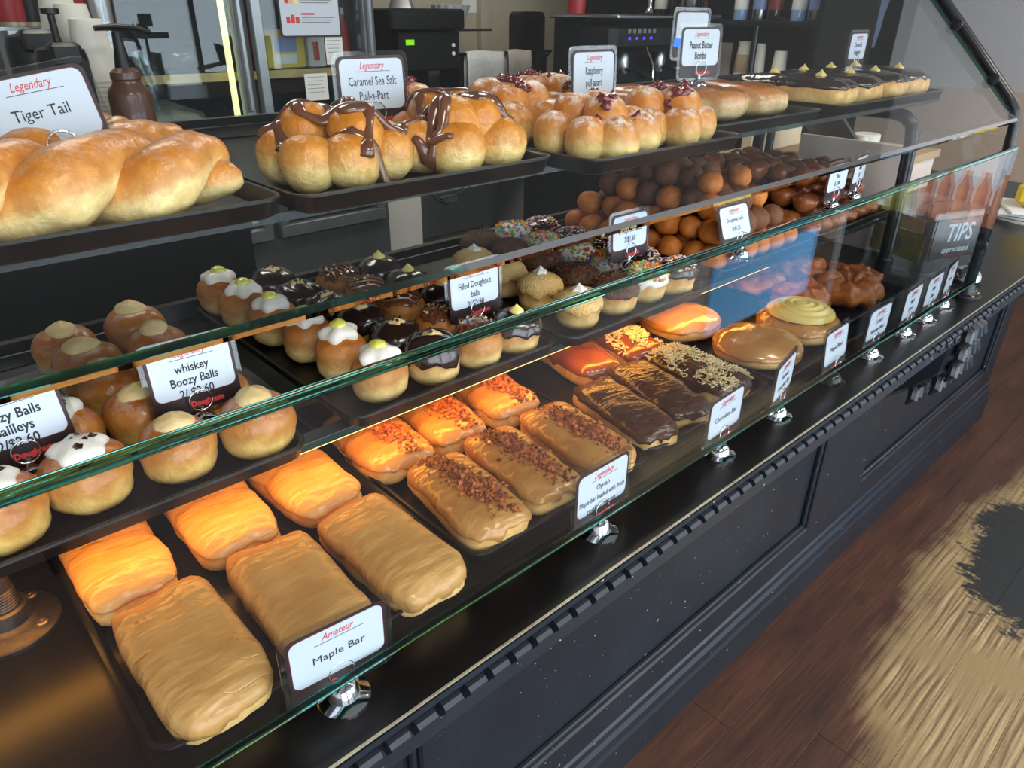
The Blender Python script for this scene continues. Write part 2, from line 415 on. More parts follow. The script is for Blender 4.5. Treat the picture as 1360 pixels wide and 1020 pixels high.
class MB:
    def __init__(s): s.v = []; s.f = []; s.m = []; s.t = []
    def add(s, vs, fs, mi=0, tone=None):
        o = len(s.v); s.v += [tuple(v) for v in vs]; s.f += [tuple(i + o for i in f) for f in fs]; s.m += [mi] * len(fs)
        s.t += tone if tone else [0.0] * len(vs)
    def box(s, x0, x1, y0, y1, z0, z1, mi=0, bev=0.0):
        if bev <= 0:
            s.add([(x0, y0, z0), (x1, y0, z0), (x1, y1, z0), (x0, y1, z0), (x0, y0, z1), (x1, y0, z1), (x1, y1, z1), (x0, y1, z1)],
                  [(0, 3, 2, 1), (4, 5, 6, 7), (0, 1, 5, 4), (1, 2, 6, 5), (2, 3, 7, 6), (3, 0, 4, 7)], mi)
        else:
            rr = [(z0, bev), (z0 + bev, 0), (z1 - bev, 0), (z1, bev)]
            vs = []
            for z, i in rr:
                b2 = bev
                a0, a1, c0, c1 = x0 + i, x1 - i, y0 + i, y1 - i
                vs += [(a0 + b2, c0, z), (a1 - b2, c0, z), (a1, c0 + b2, z), (a1, c1 - b2, z), (a1 - b2, c1, z), (a0 + b2, c1, z), (a0, c1 - b2, z), (a0, c0 + b2, z)]
            fs = []
            for k in range(3):
                for j in range(8):
                    fs.append((k * 8 + j, k * 8 + (j + 1) % 8, k * 8 + 8 + (j + 1) % 8, k * 8 + 8 + j))
            fs.append(tuple(range(7, -1, -1))); fs.append(tuple(range(24, 32)))
            s.add(vs, fs, mi)
    def lathe(s, prof, n=24, mi=0, cx=0, cy=0, tone=None):
        vs = []; fs = []; tn = []
        for i, (r, z) in enumerate(prof):
            for j in range(n):
                a = 2 * pi * j / n; vs.append((cx + r * cos(a), cy + r * sin(a), z)); tn.append(tone[i] if tone else 0.0)
        for i in range(len(prof) - 1):
            for j in range(n):
                fs.append((i * n + j, (i + 1) * n + j, (i + 1) * n + (j + 1) % n, i * n + (j + 1) % n))
        fs.append(tuple(range(n))); fs.append(tuple((len(prof) - 1) * n + j for j in range(n - 1, -1, -1)))
        s.add(vs, fs, mi, tn)
    def tube(s, pts, r, n=10, mi=0, cap=True, flat=1.0, tone=None, closed=False):
        pts = [Vector(p) for p in pts]; N = len(pts); vs = []; fs = []; tn = []
        prev = None
        for i, p in enumerate(pts):
            if closed: t = pts[(i + 1) % N] - pts[i - 1]
            else: t = pts[min(i + 1, N - 1)] - pts[max(i - 1, 0)]
            t.normalize()
            ref = prev if prev is not None else (Vector((0, 0, 1)) if abs(t.z) < 0.9 else Vector((0, 1, 0)))
            a = ref - t * ref.dot(t); a.normalize(); prev = a.copy(); b2 = t.cross(a)
            ri = r[i] if isinstance(r, (list, tuple)) else r
            for j in range(n):
                an = 2 * pi * j / n
                vs.append(p + a * (ri * flat * sin(an)) + b2 * (ri * cos(an)))
                tn.append(tone(sin(an), i / (N - 1)) if tone else 0.0)
        for i in range(N if closed else N - 1):
            for j in range(n):
                i2 = (i + 1) % N
                fs.append((i * n + j, i * n + (j + 1) % n, i2 * n + (j + 1) % n, i2 * n + j))
        if cap and not closed:
            fs.append(tuple(range(n - 1, -1, -1))); fs.append(tuple((N - 1) * n + j for j in range(n)))
        s.add(vs, fs, mi, tn)
    def mesh(s, name, mats, smooth=True, auto=None):
        me = bpy.data.meshes.new(name); me.from_pydata(s.v, [], s.f)
        for m in mats: me.materials.append(MATS[m])
        if len(mats) > 1: me.polygons.foreach_set('material_index', s.m)
        if any(s.t):
            at = me.attributes.new('tone', 'FLOAT', 'POINT'); at.data.foreach_set('value', s.t)
        if smooth:
            me.polygons.foreach_set('use_smooth', [True] * len(me.polygons))
            if auto is not None:
                try: me.set_sharp_from_angle(angle=radians(auto))
                except Exception: pass
        me.update()
        return me
    def put(s, name, mats, parent=None, smooth=True, auto=35, **k):
        if isinstance(mats, str): mats = [mats]
        return put(name, s.mesh(name, mats, smooth, auto), parent, **k)


def boxpart(name, mat, parent, x0, x1, y0, y1, z0, z1, bev=0.0, **k):
    m = MB(); m.box(min(x0, x1), max(x0, x1), min(y0, y1), max(y0, y1), min(z0, z1), max(z0, z1), 0, bev)
    return m.put(name, mat, parent, smooth=bev > 0, auto=40, **k)


def rrect(w, h, r, n=5):
    """rounded rectangle outline centred on the origin"""
    pts = []
    for cx, cy, a0 in ((w / 2 - r, h / 2 - r, 0), (-w / 2 + r, h / 2 - r, pi / 2), (-w / 2 + r, -h / 2 + r, pi), (w / 2 - r, -h / 2 + r, 1.5 * pi)):
        for k in range(n + 1):
            a = a0 + pi / 2 * k / n; pts.append((cx + r * cos(a), cy + r * sin(a)))
    return pts


def slab_xz(outline, y0, y1, mb=None, mi=0):
    """outline in (x,z), extruded from y0 to y1"""
    mb = mb or MB(); n = len(outline)
    vs = [(x, y0, z) for x, z in outline] + [(x, y1, z) for x, z in outline]
    fs = [tuple(range(n - 1, -1, -1)), tuple(range(n, 2 * n))] + [(i, (i + 1) % n, n + (i + 1) % n, n + i) for i in range(n)]
    mb.add(vs, fs, mi); return mb


TEXTS = {}


def text_mesh(body, size, shear=0.0, bold=0.0, width=None, squeeze=1.0):
    key = (body, size, shear, bold, width, squeeze)
    if key in TEXTS: return TEXTS[key]
    cu = bpy.data.curves.new('lettering', 'FONT'); cu.body = body; cu.size = size; cu.shear = shear; cu.offset = bold
    cu.align_x = 'CENTER'; cu.align_y = 'CENTER'; cu.resolution_u = 2; cu.extrude = 0.0001; cu.space_line = 0.95
    o = bpy.data.objects.new('tmp', cu); COL.objects.link(o)
    dg = bpy.context.evaluated_depsgraph_get()
    me = bpy.data.meshes.new_from_object(o.evaluated_get(dg))
    bpy.data.objects.remove(o)
    xs = [v.co.x for v in me.vertices]
    w = (max(xs) - min(xs)) if xs else 1
    k = squeeze
    if width and w * k > width: k = width / w
    for v in me.vertices: v.co.x *= k
    me.name = 'lettering'
    TEXTS[key] = me
    return me


def lettering(body, size, mat, parent, x, y, z, shear=0.0, bold=0.0, width=None, squeeze=1.0, name='lettering', rot=(pi / 2, 0, 0)):
    me = text_mesh(body, size, shear, bold, width, squeeze)
    if len(me.materials) and me.materials[0] != MATS[mat]:
        me = me.copy(); me.materials.clear()
    if not len(me.materials): me.materials.append(MATS[mat])
    return put(name, me, parent, loc=(x, y, z), rot=rot)


# ------------------------------------------------------------------ the setting
def structure(o):
    o['kind'] = 'structure'; return o


FLOOR_Y0, FLOOR_Y1, XL, XR = -2.5, 3.55, -2.2, 5.2
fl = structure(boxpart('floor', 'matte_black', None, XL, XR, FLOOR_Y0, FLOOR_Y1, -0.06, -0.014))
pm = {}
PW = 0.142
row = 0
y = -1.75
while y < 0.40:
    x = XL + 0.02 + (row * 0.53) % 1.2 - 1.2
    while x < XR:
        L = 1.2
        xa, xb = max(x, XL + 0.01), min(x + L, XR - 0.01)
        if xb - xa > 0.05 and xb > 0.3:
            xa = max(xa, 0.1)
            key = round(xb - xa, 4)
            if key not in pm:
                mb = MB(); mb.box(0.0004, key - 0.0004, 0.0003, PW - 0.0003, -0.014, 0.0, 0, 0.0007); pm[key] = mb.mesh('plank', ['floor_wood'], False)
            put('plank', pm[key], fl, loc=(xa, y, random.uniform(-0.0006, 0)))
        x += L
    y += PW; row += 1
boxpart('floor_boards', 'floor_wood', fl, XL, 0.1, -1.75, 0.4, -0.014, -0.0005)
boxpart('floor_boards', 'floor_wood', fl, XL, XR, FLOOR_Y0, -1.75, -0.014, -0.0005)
boxpart('back_floor', 'fridge_dark', fl, XL, XR, y, FLOOR_Y1, -0.014, -0.001)
structure(boxpart('ceiling', 'ceiling_white', None, XL, XR, FLOOR_Y0, FLOOR_Y1, CEIL, CEIL + 0.05))
structure(boxpart('wall_back', 'wall_beige', None, XL, XR, FLOOR_Y1, FLOOR_Y1 + 0.08, -0.06, CEIL))
structure(boxpart('wall_left', 'wall_pale', None, XL - 0.08, XL, FLOOR_Y0, FLOOR_Y1, -0.06, CEIL))
mb = MB(); DY0, DY1, DZ = -2.46, -1.86, 2.1           # street door in the right wall
mb.box(XR, XR + 0.08, DY1, FLOOR_Y1, -0.06, CEIL); mb.box(XR, XR + 0.08, FLOOR_Y0, DY0, -0.06, CEIL); mb.box(XR, XR + 0.08, DY0, DY1, DZ, CEIL)
structure(mb.put('wall_right', 'wall_pale', None, False))
structure(boxpart('trim_2', 'wainscot', None, XR - 0.012, XR, DY1 + 0.05, FLOOR_Y1, 0, 1.06))
mb = MB(); mb.box(XR + 0.02, XR + 0.06, DY0, DY1, 0, 0.12); mb.box(XR + 0.02, XR + 0.06, DY0, DY1, DZ - 0.08, DZ); mb.box(XR + 0.02, XR + 0.06, DY0, DY0 + 0.06, 0.12, DZ - 0.08); mb.box(XR + 0.02, XR + 0.06, DY1 - 0.03, DY1, 0.12, DZ - 0.08)
dr = structure(mb.put('door_1', 'alu', None, False))
boxpart('pane', 'pane_glass', dr, XR + 0.036, XR + 0.042, DY0 + 0.06, DY1 - 0.03, 0.12, DZ - 0.08)
boxpart('push_bar', 'steel', dr, XR - 0.03, XR - 0.01, DY0 + 0.06, DY1 - 0.06, 1.0, 1.03)
mb = MB()
mb.box(XL, XR, WY - 0.12, WY, -0.06, WZ0); mb.box(XL, XR, WY - 0.12, WY, WZ1, CEIL)
edges = [XL]
for cx, w in WINS: edges += [cx - w / 2, cx + w / 2]
edges.append(XR)
for i in range(0, len(edges), 2): mb.box(edges[i], edges[i + 1], WY - 0.12, WY, WZ0, WZ1)
structure(mb.put('wall_front', 'wall_pale', None, False))
for i, (cx, w) in enumerate(WINS):
    wf = MB(); t = 0.05
    wf.box(cx - w / 2, cx + w / 2, WY - 0.08, WY + 0.01, WZ0, WZ0 + t); wf.box(cx - w / 2, cx + w / 2, WY - 0.08, WY + 0.01, WZ1 - t, WZ1)
    for xx in (cx - w / 2, cx - t / 2, cx + w / 2 - t): wf.box(xx, xx + t, WY - 0.08, WY + 0.01, WZ0 + t, WZ1 - t)
    structure(wf.put('window_%d' % (i + 1), 'post_black', None, False))
for i, (lx, ly, e) in enumerate(ADDED_LAMPS):
    t = thing('ceiling_panel_light', (lx, ly, CEIL), ['white ceiling panel light over the floor near the left end of the counter', 'white ceiling panel light over the floor near the tip box end', 'white ceiling panel light over the fridge aisle', 'white ceiling panel light over the coffee machine', 'white ceiling panel light near the far pale wall'][i], 'ceiling light')
    boxpart('frame', 'white_plastic', t, -0.48, 0.48, -0.28, 0.28, -0.018, 0)
    boxpart('diffuser', 'lamp_panel', t, -0.45, 0.45, -0.25, 0.25, -0.024, -0.018)

# ------------------------------------------------------------------ the counter
CT = 0.92          # counter surface
CXL, CXR = -1.4, 3.12
PNY = 0.214        # painted front panel plane
ctr = thing('display_counter', (0, 0, 0), 'long black-topped counter with navy panelled front and dentil trim', 'counter')
boxpart('counter_top', 'black_laminate', ctr, CXL, CXR, 0.0, 0.98, CT - 0.022, CT)
boxpart('counter_edge', 'edge_gold', ctr, CXL, CXR, -0.0018, 0.0, CT - 0.0016, CT + 0.0006)
boxpart('edge_board', 'navy_paint', ctr, CXL, CXR, 0.004, 0.03, CT - 0.06, CT - 0.022)
boxpart('edge_board', 'navy_paint', ctr, CXL, CXR, -0.002, 0.004, CT - 0.012, CT - 0.0045)
dm = MB(); pr_ = [(0.004, -0.013), (-0.007, -0.013), (-0.0105, -0.0165), (-0.0105, -0.020), (-0.006, -0.025), (-0.003, -0.031), (0.004, -0.031)]
vs = [(0.0, a, c) for a, c in pr_] + [(0.0205, a, c) for a, c in pr_]; n = len(pr_)
dm.add(vs, [(i, i + 1, n + i + 1, n + i) for i in range(n - 1)] + [tuple(range(n - 1, -1, -1)), tuple(range(n, 2 * n))])
dme = dm.mesh('dentil', ['navy_paint'], False)
x = 0.02
nd = 0
while x < 2.9 and nd < 299:
    put('dentil', dme, ctr, loc=(x, 0, CT)); x += 0.0285; nd += 1
boxpart('cabinet_body', 'navy_paint', ctr, CXL, CXR, PNY + 0.02, 0.96, 0.0, CT - 0.022)
boxpart('soffit', 'navy_paint', ctr, CXL, CXR, 0.03, PNY + 0.02, CT - 0.06, CT - 0.05)
# frame of stiles and rails in front of the recessed panels
for (xa, xb) in [(CXL, -0.85), (0.36, 0.42), (1.61, 1.93), (3.02, CXR)]:
    boxpart('stile', 'navy_paint', ctr, xa, xb, PNY, PNY + 0.02, 0.16, CT - 0.06, 0.004)
ZR = 0.235
boxpart('rail', 'navy_paint', ctr, CXL, CXR, PNY + 0.001, PNY + 0.0205, 0.155, ZR, 0.004)
for (xa, xb) in [(-0.85, 0.36), (0.42, 1.61), (1.93, 3.02)]:
    mo = MB(); w = 0.012
    mo.box(xa, xb, PNY + 0.008, PNY + 0.02, ZR, ZR + w, 0, 0.003); mo.box(xa, xa + w, PNY + 0.008, PNY + 0.02, ZR + w, CT - 0.06, 0, 0.003); mo.box(xb - w, xb, PNY + 0.008, PNY + 0.02, ZR + w, CT - 0.06, 0, 0.003)
    mo.put('panel_moulding', 'navy_paint', ctr)
# stepped skirting
sk = MB()
prof = [(PNY + 0.02, 0.0), (PNY - 0.016, 0.0), (PNY - 0.016, 0.095), (PNY - 0.012, 0.105), (PNY - 0.010, 0.125), (PNY - 0.004, 0.135), (PNY - 0.002, 0.15), (PNY + 0.004, 0.158), (PNY + 0.02, 0.158)]
vs = [(CXL, a, c) for a, c in prof] + [(CXR + 0.01, a, c) for a, c in prof]; n = len(prof)
sk.add(vs, [(i, n + i, n + i + 1, i + 1) for i in range(n - 1)] + [tuple(range(n)), tuple(range(2 * n - 1, n - 1, -1))])
sk.put('skirting', 'navy_paint', ctr, smooth=False)
# carved corbel under the overhang
cb = MB(); X0, X1 = 1.56, 1.66
prof = []
for k in range(21):
    a = k / 20
    prof.append((-0.002 + 0.02 * sin(a * pi * 1.5) * a + 0.21 * max(0, a - 0.35) ** 1.3 / 0.65 ** 1.3, CT - 0.034 - 0.26 * a))
vs = []; fs = []
for i, (yy, zz) in enumerate(prof):
    wd = 0.012 * sin(i / 20 * pi * 2)
    vs += [(X0 - wd, yy + 0.010, zz), (X0 + 0.02, yy, zz), (X1 - 0.02, yy, zz), (X1 + wd, yy + 0.010, zz), (X1 + wd, PNY + 0.02, zz), (X0 - wd, PNY + 0.02, zz)]
for i in range(len(prof) - 1):
    for j in range(6): fs.append((i * 6 + j, i * 6 + (j + 1) % 6, i * 6 + 6 + (j + 1) % 6, i * 6 + 6 + j))
cb.add(vs, fs)
cbo = cb.put('corbel', 'navy_paint', ctr)
for i in range(20):            # carved acanthus lobes, tips down
    row_, sd = divmod(i, 4); k = min(19, row_ * 3); yy, zz = prof[k]
    sx = (sd - 1.5) * 0.025; cx = (X0 + X1) / 2 + sx
    lf = MB()
    lf.tube([(cx - sx * 0.2, yy + 0.004, zz + 0.010), (cx, yy - 0.008, zz - 0.002), (cx + sx * 0.25, yy - 0.011, zz - 0.018), (cx + sx * 0.4, yy - 0.003, zz - 0.032)], [0.005, 0.012, 0.011, 0.003], 8)
    lf.put('leaf', 'navy_paint', cbo)
for sgn in (-1, 1):            # scrolls running along the edge board
    for q in range(3):
        xx = (X0 + X1) / 2 + sgn * (0.065 + 0.045 * q); r_ = 0.013 - 0.0015 * q
        lf = MB()
        lf.tube([(xx + r_ * cos(a_ / 3) * (1 - a_ / 22), 0.000, CT - 0.048 + 0.004 * q + r_ * sin(a_ / 3) * (1 - a_ / 22)) for a_ in range(18)], [0.0052 * (1 - a_ / 24) for a_ in range(18)], 8)
        lf.put('scroll', 'navy_paint', cbo)


# ------------------------------------------------------------------ glass shelves, guards, posts
MS, TS = 1.030, 1.285      # top faces of the middle and the upper glass shelf


def glass_slab(name, x0, x1, y0, y1, z0, z1, mat, label, cat):
    m = MB(); m.box(x0, x1, y0, y1, z0, z1)
    dims = (x1 - x0, y1 - y0, z1 - z0); thin = dims.index(min(dims))
    big = {0: (3, 5), 1: (2, 4), 2: (0, 1)}[thin]
    m.m = [0 if i in big else 1 for i in range(6)]
    o = m.put(name, [mat, 'glass_edge'], None, False)
    return tag(o, label, cat)


ms = glass_slab('glass_shelf', -0.55, 1.84, 0.275, 0.72, MS - 0.008, MS, 'shelf_glass', 'lower glass shelf carrying the trays of doughnut balls', 'shelf')
ts = glass_slab('glass_shelf', -0.55, 1.885, 0.262, 0.72, TS - 0.008, TS, 'shelf_glass', 'upper glass shelf carrying twists, pull-aparts and eclairs', 'shelf')
for o, z, a, b_ in ((ms, MS, -0.55, 1.84), (ts, TS, -0.55, 1.885)):
    boxpart('back_rail', 'post_black', o, a, b_, 0.7205, 0.735, z - 0.012, z + 0.026)
lb = thing('light_bar', (0.65, 0.30, MS - 0.008), 'slim amber strip light fixed under the lower glass shelf', 'strip light')
boxpart('housing', 'alu', lb, -1.15, 0.65, -0.011, 0.011, -0.010, -0.0004)
boxpart('diffuser', 'led_strip', lb, -1.14, 0.64, -0.008, 0.008, -0.0125, -0.010)
area('amber_strip_light', (0.40, 0.30, MS - 0.0215), 1.76, 1.35, (1.0, 0.36, 0.03), (0, 0, 0), 0.016)

# front guard: a vertical pane and a leaning pane above it
GY = 0.030
fg = glass_slab('front_glass', -0.62, 1.675, GY, GY + 0.008, 0.960, 1.224, 'pane_glass', 'upright lower glass pane of the sneeze guard in front of the bar trays', 'glass pane')
for z0_, z1_ in ((0.956, 0.960), (1.224, 1.231)):
    boxpart('polished_edge', 'edge_glass', fg, -0.62, 1.675, GY, GY + 0.008, z0_, z1_, 0.0012)
m = MB()
A = Vector((0, 0.050, 1.270)); dirv = Vector((0, 0.176, 0.178)).normalized(); nv = Vector((0, -dirv.z, dirv.y)) * 0.008; A0 = A.copy(); A = A + dirv * 0.006
B = A + dirv * 0.62
xs = (-0.62, 1.672)
vs = []
for q in (A, B, B + nv, A + nv):
    vs += [(xs[0], q.y, q.z), (xs[1], q.y, q.z)]
m.add(vs, [(0, 1, 3, 2), (2, 3, 5, 4), (4, 5, 7, 6), (6, 7, 1, 0), (0, 2, 4, 6), (1, 7, 5, 3)])
m.m = [0, 1, 0, 1, 1, 1]
sg = m.put('slanted_glass', ['pane_glass', 'glass_edge'], None, False)
tag(sg, 'slanted upper glass pane of the sneeze guard leaning back over the pastries', 'glass pane')

m = MB(); vs = []
for q in (A0, A, A + nv, A0 + nv): vs += [(xs[0], q.y, q.z), (xs[1], q.y, q.z)]
m.add(vs, [(0, 1, 3, 2), (2, 3, 5, 4), (4, 5, 7, 6), (6, 7, 1, 0), (0, 2, 4, 6), (1, 7, 5, 3)])
m.put('polished_edge', 'edge_glass', sg, False)


def flange(par, x, y, r=0.033, mat='post_black', bolts=True):
    f = MB(); f.lathe([(r, 0), (r, 0.004), (r * 0.93, 0.0065), (r * 0.62, 0.008), (r * 0.5, 0.012), (r * 0.46, 0.026), (r * 0.40, 0.028)], 28, 0, x, y)
    fo = f.put('flange', mat, par)
    if bolts:
        for k in range(4):
            a = pi / 4 + k * pi / 2
            q = MB(); q.lathe([(0.0052, 0), (0.0052, 0.0016), (0.004, 0.0026), (0.0018, 0.0028), (0.0012, 0.0018)], 12)
            q.put('screw', 'bolt_steel', fo, loc=(x + 0.76 * r * cos(a), y + 0.76 * r * sin(a), 0.0068))


gp = thing('guard_post', (1.69, 0.045, CT), 'black bent post with round glass clamps at the far end of the guard', 'post')
pts = [(0, 0, 0.0), (0, 0.0, 0.1), (0, 0.004, 0.26), (0, 0.008, 0.345), (0, 0.016, 0.372), (0, 0.032, 0.395)]
for k in range(1, 7): pts.append((0, 0.032 + 0.094 * k, 0.395 + 0.095 * k))
t = MB(); t.tube(pts, 0.010, 14); t.put('tube', 'post_black', gp)
flange(gp, 0, 0, 0.030)
for (yy, zz, ny, nz_) in [(-0.002, 0.257, -1, 0), (-0.006, 0.117, -1, 0), (0.047, 0.414, -0.7, 0.7), (0.087, 0.516, -0.7, 0.7)][:2] + [(0.060, 0.424, -0.7, 0.7), (0.150, 0.515, -0.7, 0.7)]:
    kq = MB(); kq.tube([(0.004, yy, zz), (-0.020, yy, zz)], 0.004, 8); kq.tube([(-0.018, yy - 0.004 * 0, zz), (-0.024, yy, zz), (-0.026, yy, zz)], [0.0105, 0.0105, 0.006], 14)
    kq.put('clamp', 'post_black', gp)
# supports of the glass shelves: bent tubes standing on the counter
for (sx, sy0, sy1, lab, r) in [(1.725, 0.235, 0.60, 'black hoop tube carrying the shelves at the far end', 0.014), (-0.012, 0.335, 0.60, 'iron pipe support with round floor flange beside the maple bars', 0.013)]:
    hp = thing('shelf_support', (sx, 0, CT), lab, 'shelf support')
    zt = TS - 0.008 - CT - r
    if sx > 1:
        pts = [(0, sy0, 0.0), (0, sy0 + 0.004, 0.2), (0, sy0 + 0.008, zt - 0.05), (0, sy0 + 0.014, zt - 0.022), (0, sy0 + 0.032, zt - 0.006), (0, sy0 + 0.06, zt)]
        pts += [(0, sy1 - 0.06, zt), (0, sy1 - 0.02, zt - 0.01), (0, sy1, zt - 0.05), (0, sy1 + 0.004, 0.0)]
        t = MB(); t.tube(pts, r, 14); t.put('tube', 'post_black', hp)
        t = MB(); t.lathe([(0.019, 0), (0.019, 0.03), (0.016, 0.034)], 16, 0, 0, sy0); t.put('collar', 'post_black', hp)
        t = MB(); t.lathe([(0.019, 0), (0.019, 0.03), (0.016, 0.034)], 16, 0, 0, sy1); t.put('collar', 'post_black', hp)
    else:
        t = MB(); t.tube([(0, sy0, 0.01), (0, sy0, MS - 0.008 - CT)], r, 16); t.put('tube', 'iron', hp)
        t = MB(); t.tube([(0, sy0 + 0.28, 0.0), (0, sy0 + 0.28, MS - 0.008 - CT)], r, 16); t.put('tube', 'iron', hp)
        t = MB()
        for k in range(7): t.lathe([(r + 0.0004, 0.027 + 0.003 * k), (r + 0.0014, 0.0282 + 0.003 * k), (r + 0.0004, 0.0296 + 0.003 * k)], 18, 0, 0, sy0)
        t.put('thread', 'iron', hp)
        flange(hp, 0, sy0, 0.044, 'iron')
# short posts between the shelves
for (sx, sy) in [(-0.40, 0.60), (1.78, 0.60)]:
    sp_ = MB(); sp_.tube([(sx, sy, MS), (sx, sy, TS - 0.008)], 0.010, 12)
    tag(sp_.put('spacer_post', 'post_black'), 'black spacer post between the glass shelves at the %s end' % ('near' if sx < 1 else 'far'), 'post')


# ------------------------------------------------------------------ trays
def tray_mesh(w, d, h=0.019):
    m = MB(); n = 5
    def ring(inset, z):
        return [(x, y, z) for x, y in rrect(w - 2 * inset, d - 2 * inset, max(0.004, 0.022 - inset), n)]
    rings = [ring(0.013, 0.0), ring(0.006, 0.003), ring(0.002, h - 0.003), ring(-0.001, h - 0.0015), ring(-0.0005, h + 0.0008), ring(0.003, h + 0.001), ring(0.005, h - 0.001), ring(0.010, 0.0055), ring(0.018, 0.0035)]
    N = len(rings[0]); vs = [p for r_ in rings for p in r_]; fs = []
    for i in range(len(rings) - 1):
        for j in range(N): fs.append((i * N + j, i * N + (j + 1) % N, (i + 1) * N + (j + 1) % N, (i + 1) * N + j))
    fs.append(tuple(range(N - 1, -1, -1))); fs.append(tuple((len(rings) - 1) * N + j for j in range(N)))
    m.add(vs, fs); return m.mesh('serving_tray', ['black_tray'], True, 50)


TRM = {}


def tray(x0, x1, y0, y1, z, label, rz=0.0, tilt=0.0):
    key = (round(x1 - x0, 3), round(y1 - y0, 3))
    if key not in TRM: TRM[key] = tray_mesh(*key)
    o = put('serving_tray', TRM[key], None, loc=((x0 + x1) / 2, (y0 + y1) / 2, z), rot=(tilt, 0, rz))
    return tag(o, label, 'tray', 'black serving trays')


e = 0.0005
tray(0.040, 0.362, 0.082, 0.535, CT + e, 'black tray of maple bars nearest the camera on the counter')
tray(0.368, 0.668, 0.090, 0.540, CT + e, 'black tray of crumb-topped maple bars on the counter')
tray(0.674, 0.978, 0.095, 0.545, CT + e, 'black tray of chocolate and coconut bars on the counter')
tray(0.984, 1.292, 0.085, 0.535, CT + e, 'black tray of round glazed doughnuts on the counter')
tray(1.300, 1.590, 0.125, 0.540, CT + e, 'black tray of fritters on the counter beside the hoop tube')
tray(-0.055, 0.277, 0.245, 0.695, MS + e, 'black tray of iced boozy doughnut balls on the lower shelf')
tray(0.333, 0.662, 0.255, 0.712, MS + e, 'black tray of filled doughnut balls on the lower shelf')
tray(0.672, 1.005, 0.245, 0.700, MS + e, 'black tray of sprinkled and sugared doughnut balls on the lower shelf')
tray(1.085, 1.420, 0.27, 0.70, MS + e, 'black tray under the heap of plain doughnut holes')
tray(1.440, 1.800, 0.27, 0.70, MS + e, 'black tray under the heap of glazed doughnut bites')
tray(-0.045, 0.283, 0.235, 0.690, TS + e, 'black tray under the braided twists on the upper shelf')
tray(0.288, 0.610, 0.225, 0.685, TS + e, 'black tray under the caramel pull-aparts on the upper shelf')
tray(0.616, 0.925, 0.175, 0.640, TS + e, 'black tray under the raspberry pull-aparts on the upper shelf')
tray(0.960, 1.295, 0.245, 0.700, TS + e, 'black tray under the long glazed bars on the upper shelf')
tray(1.365, 1.868, 0.245, 0.700, TS + e, 'black tray under the chocolate eclairs on the upper shelf')
TF = 0.0046     # tray floor above the shelf


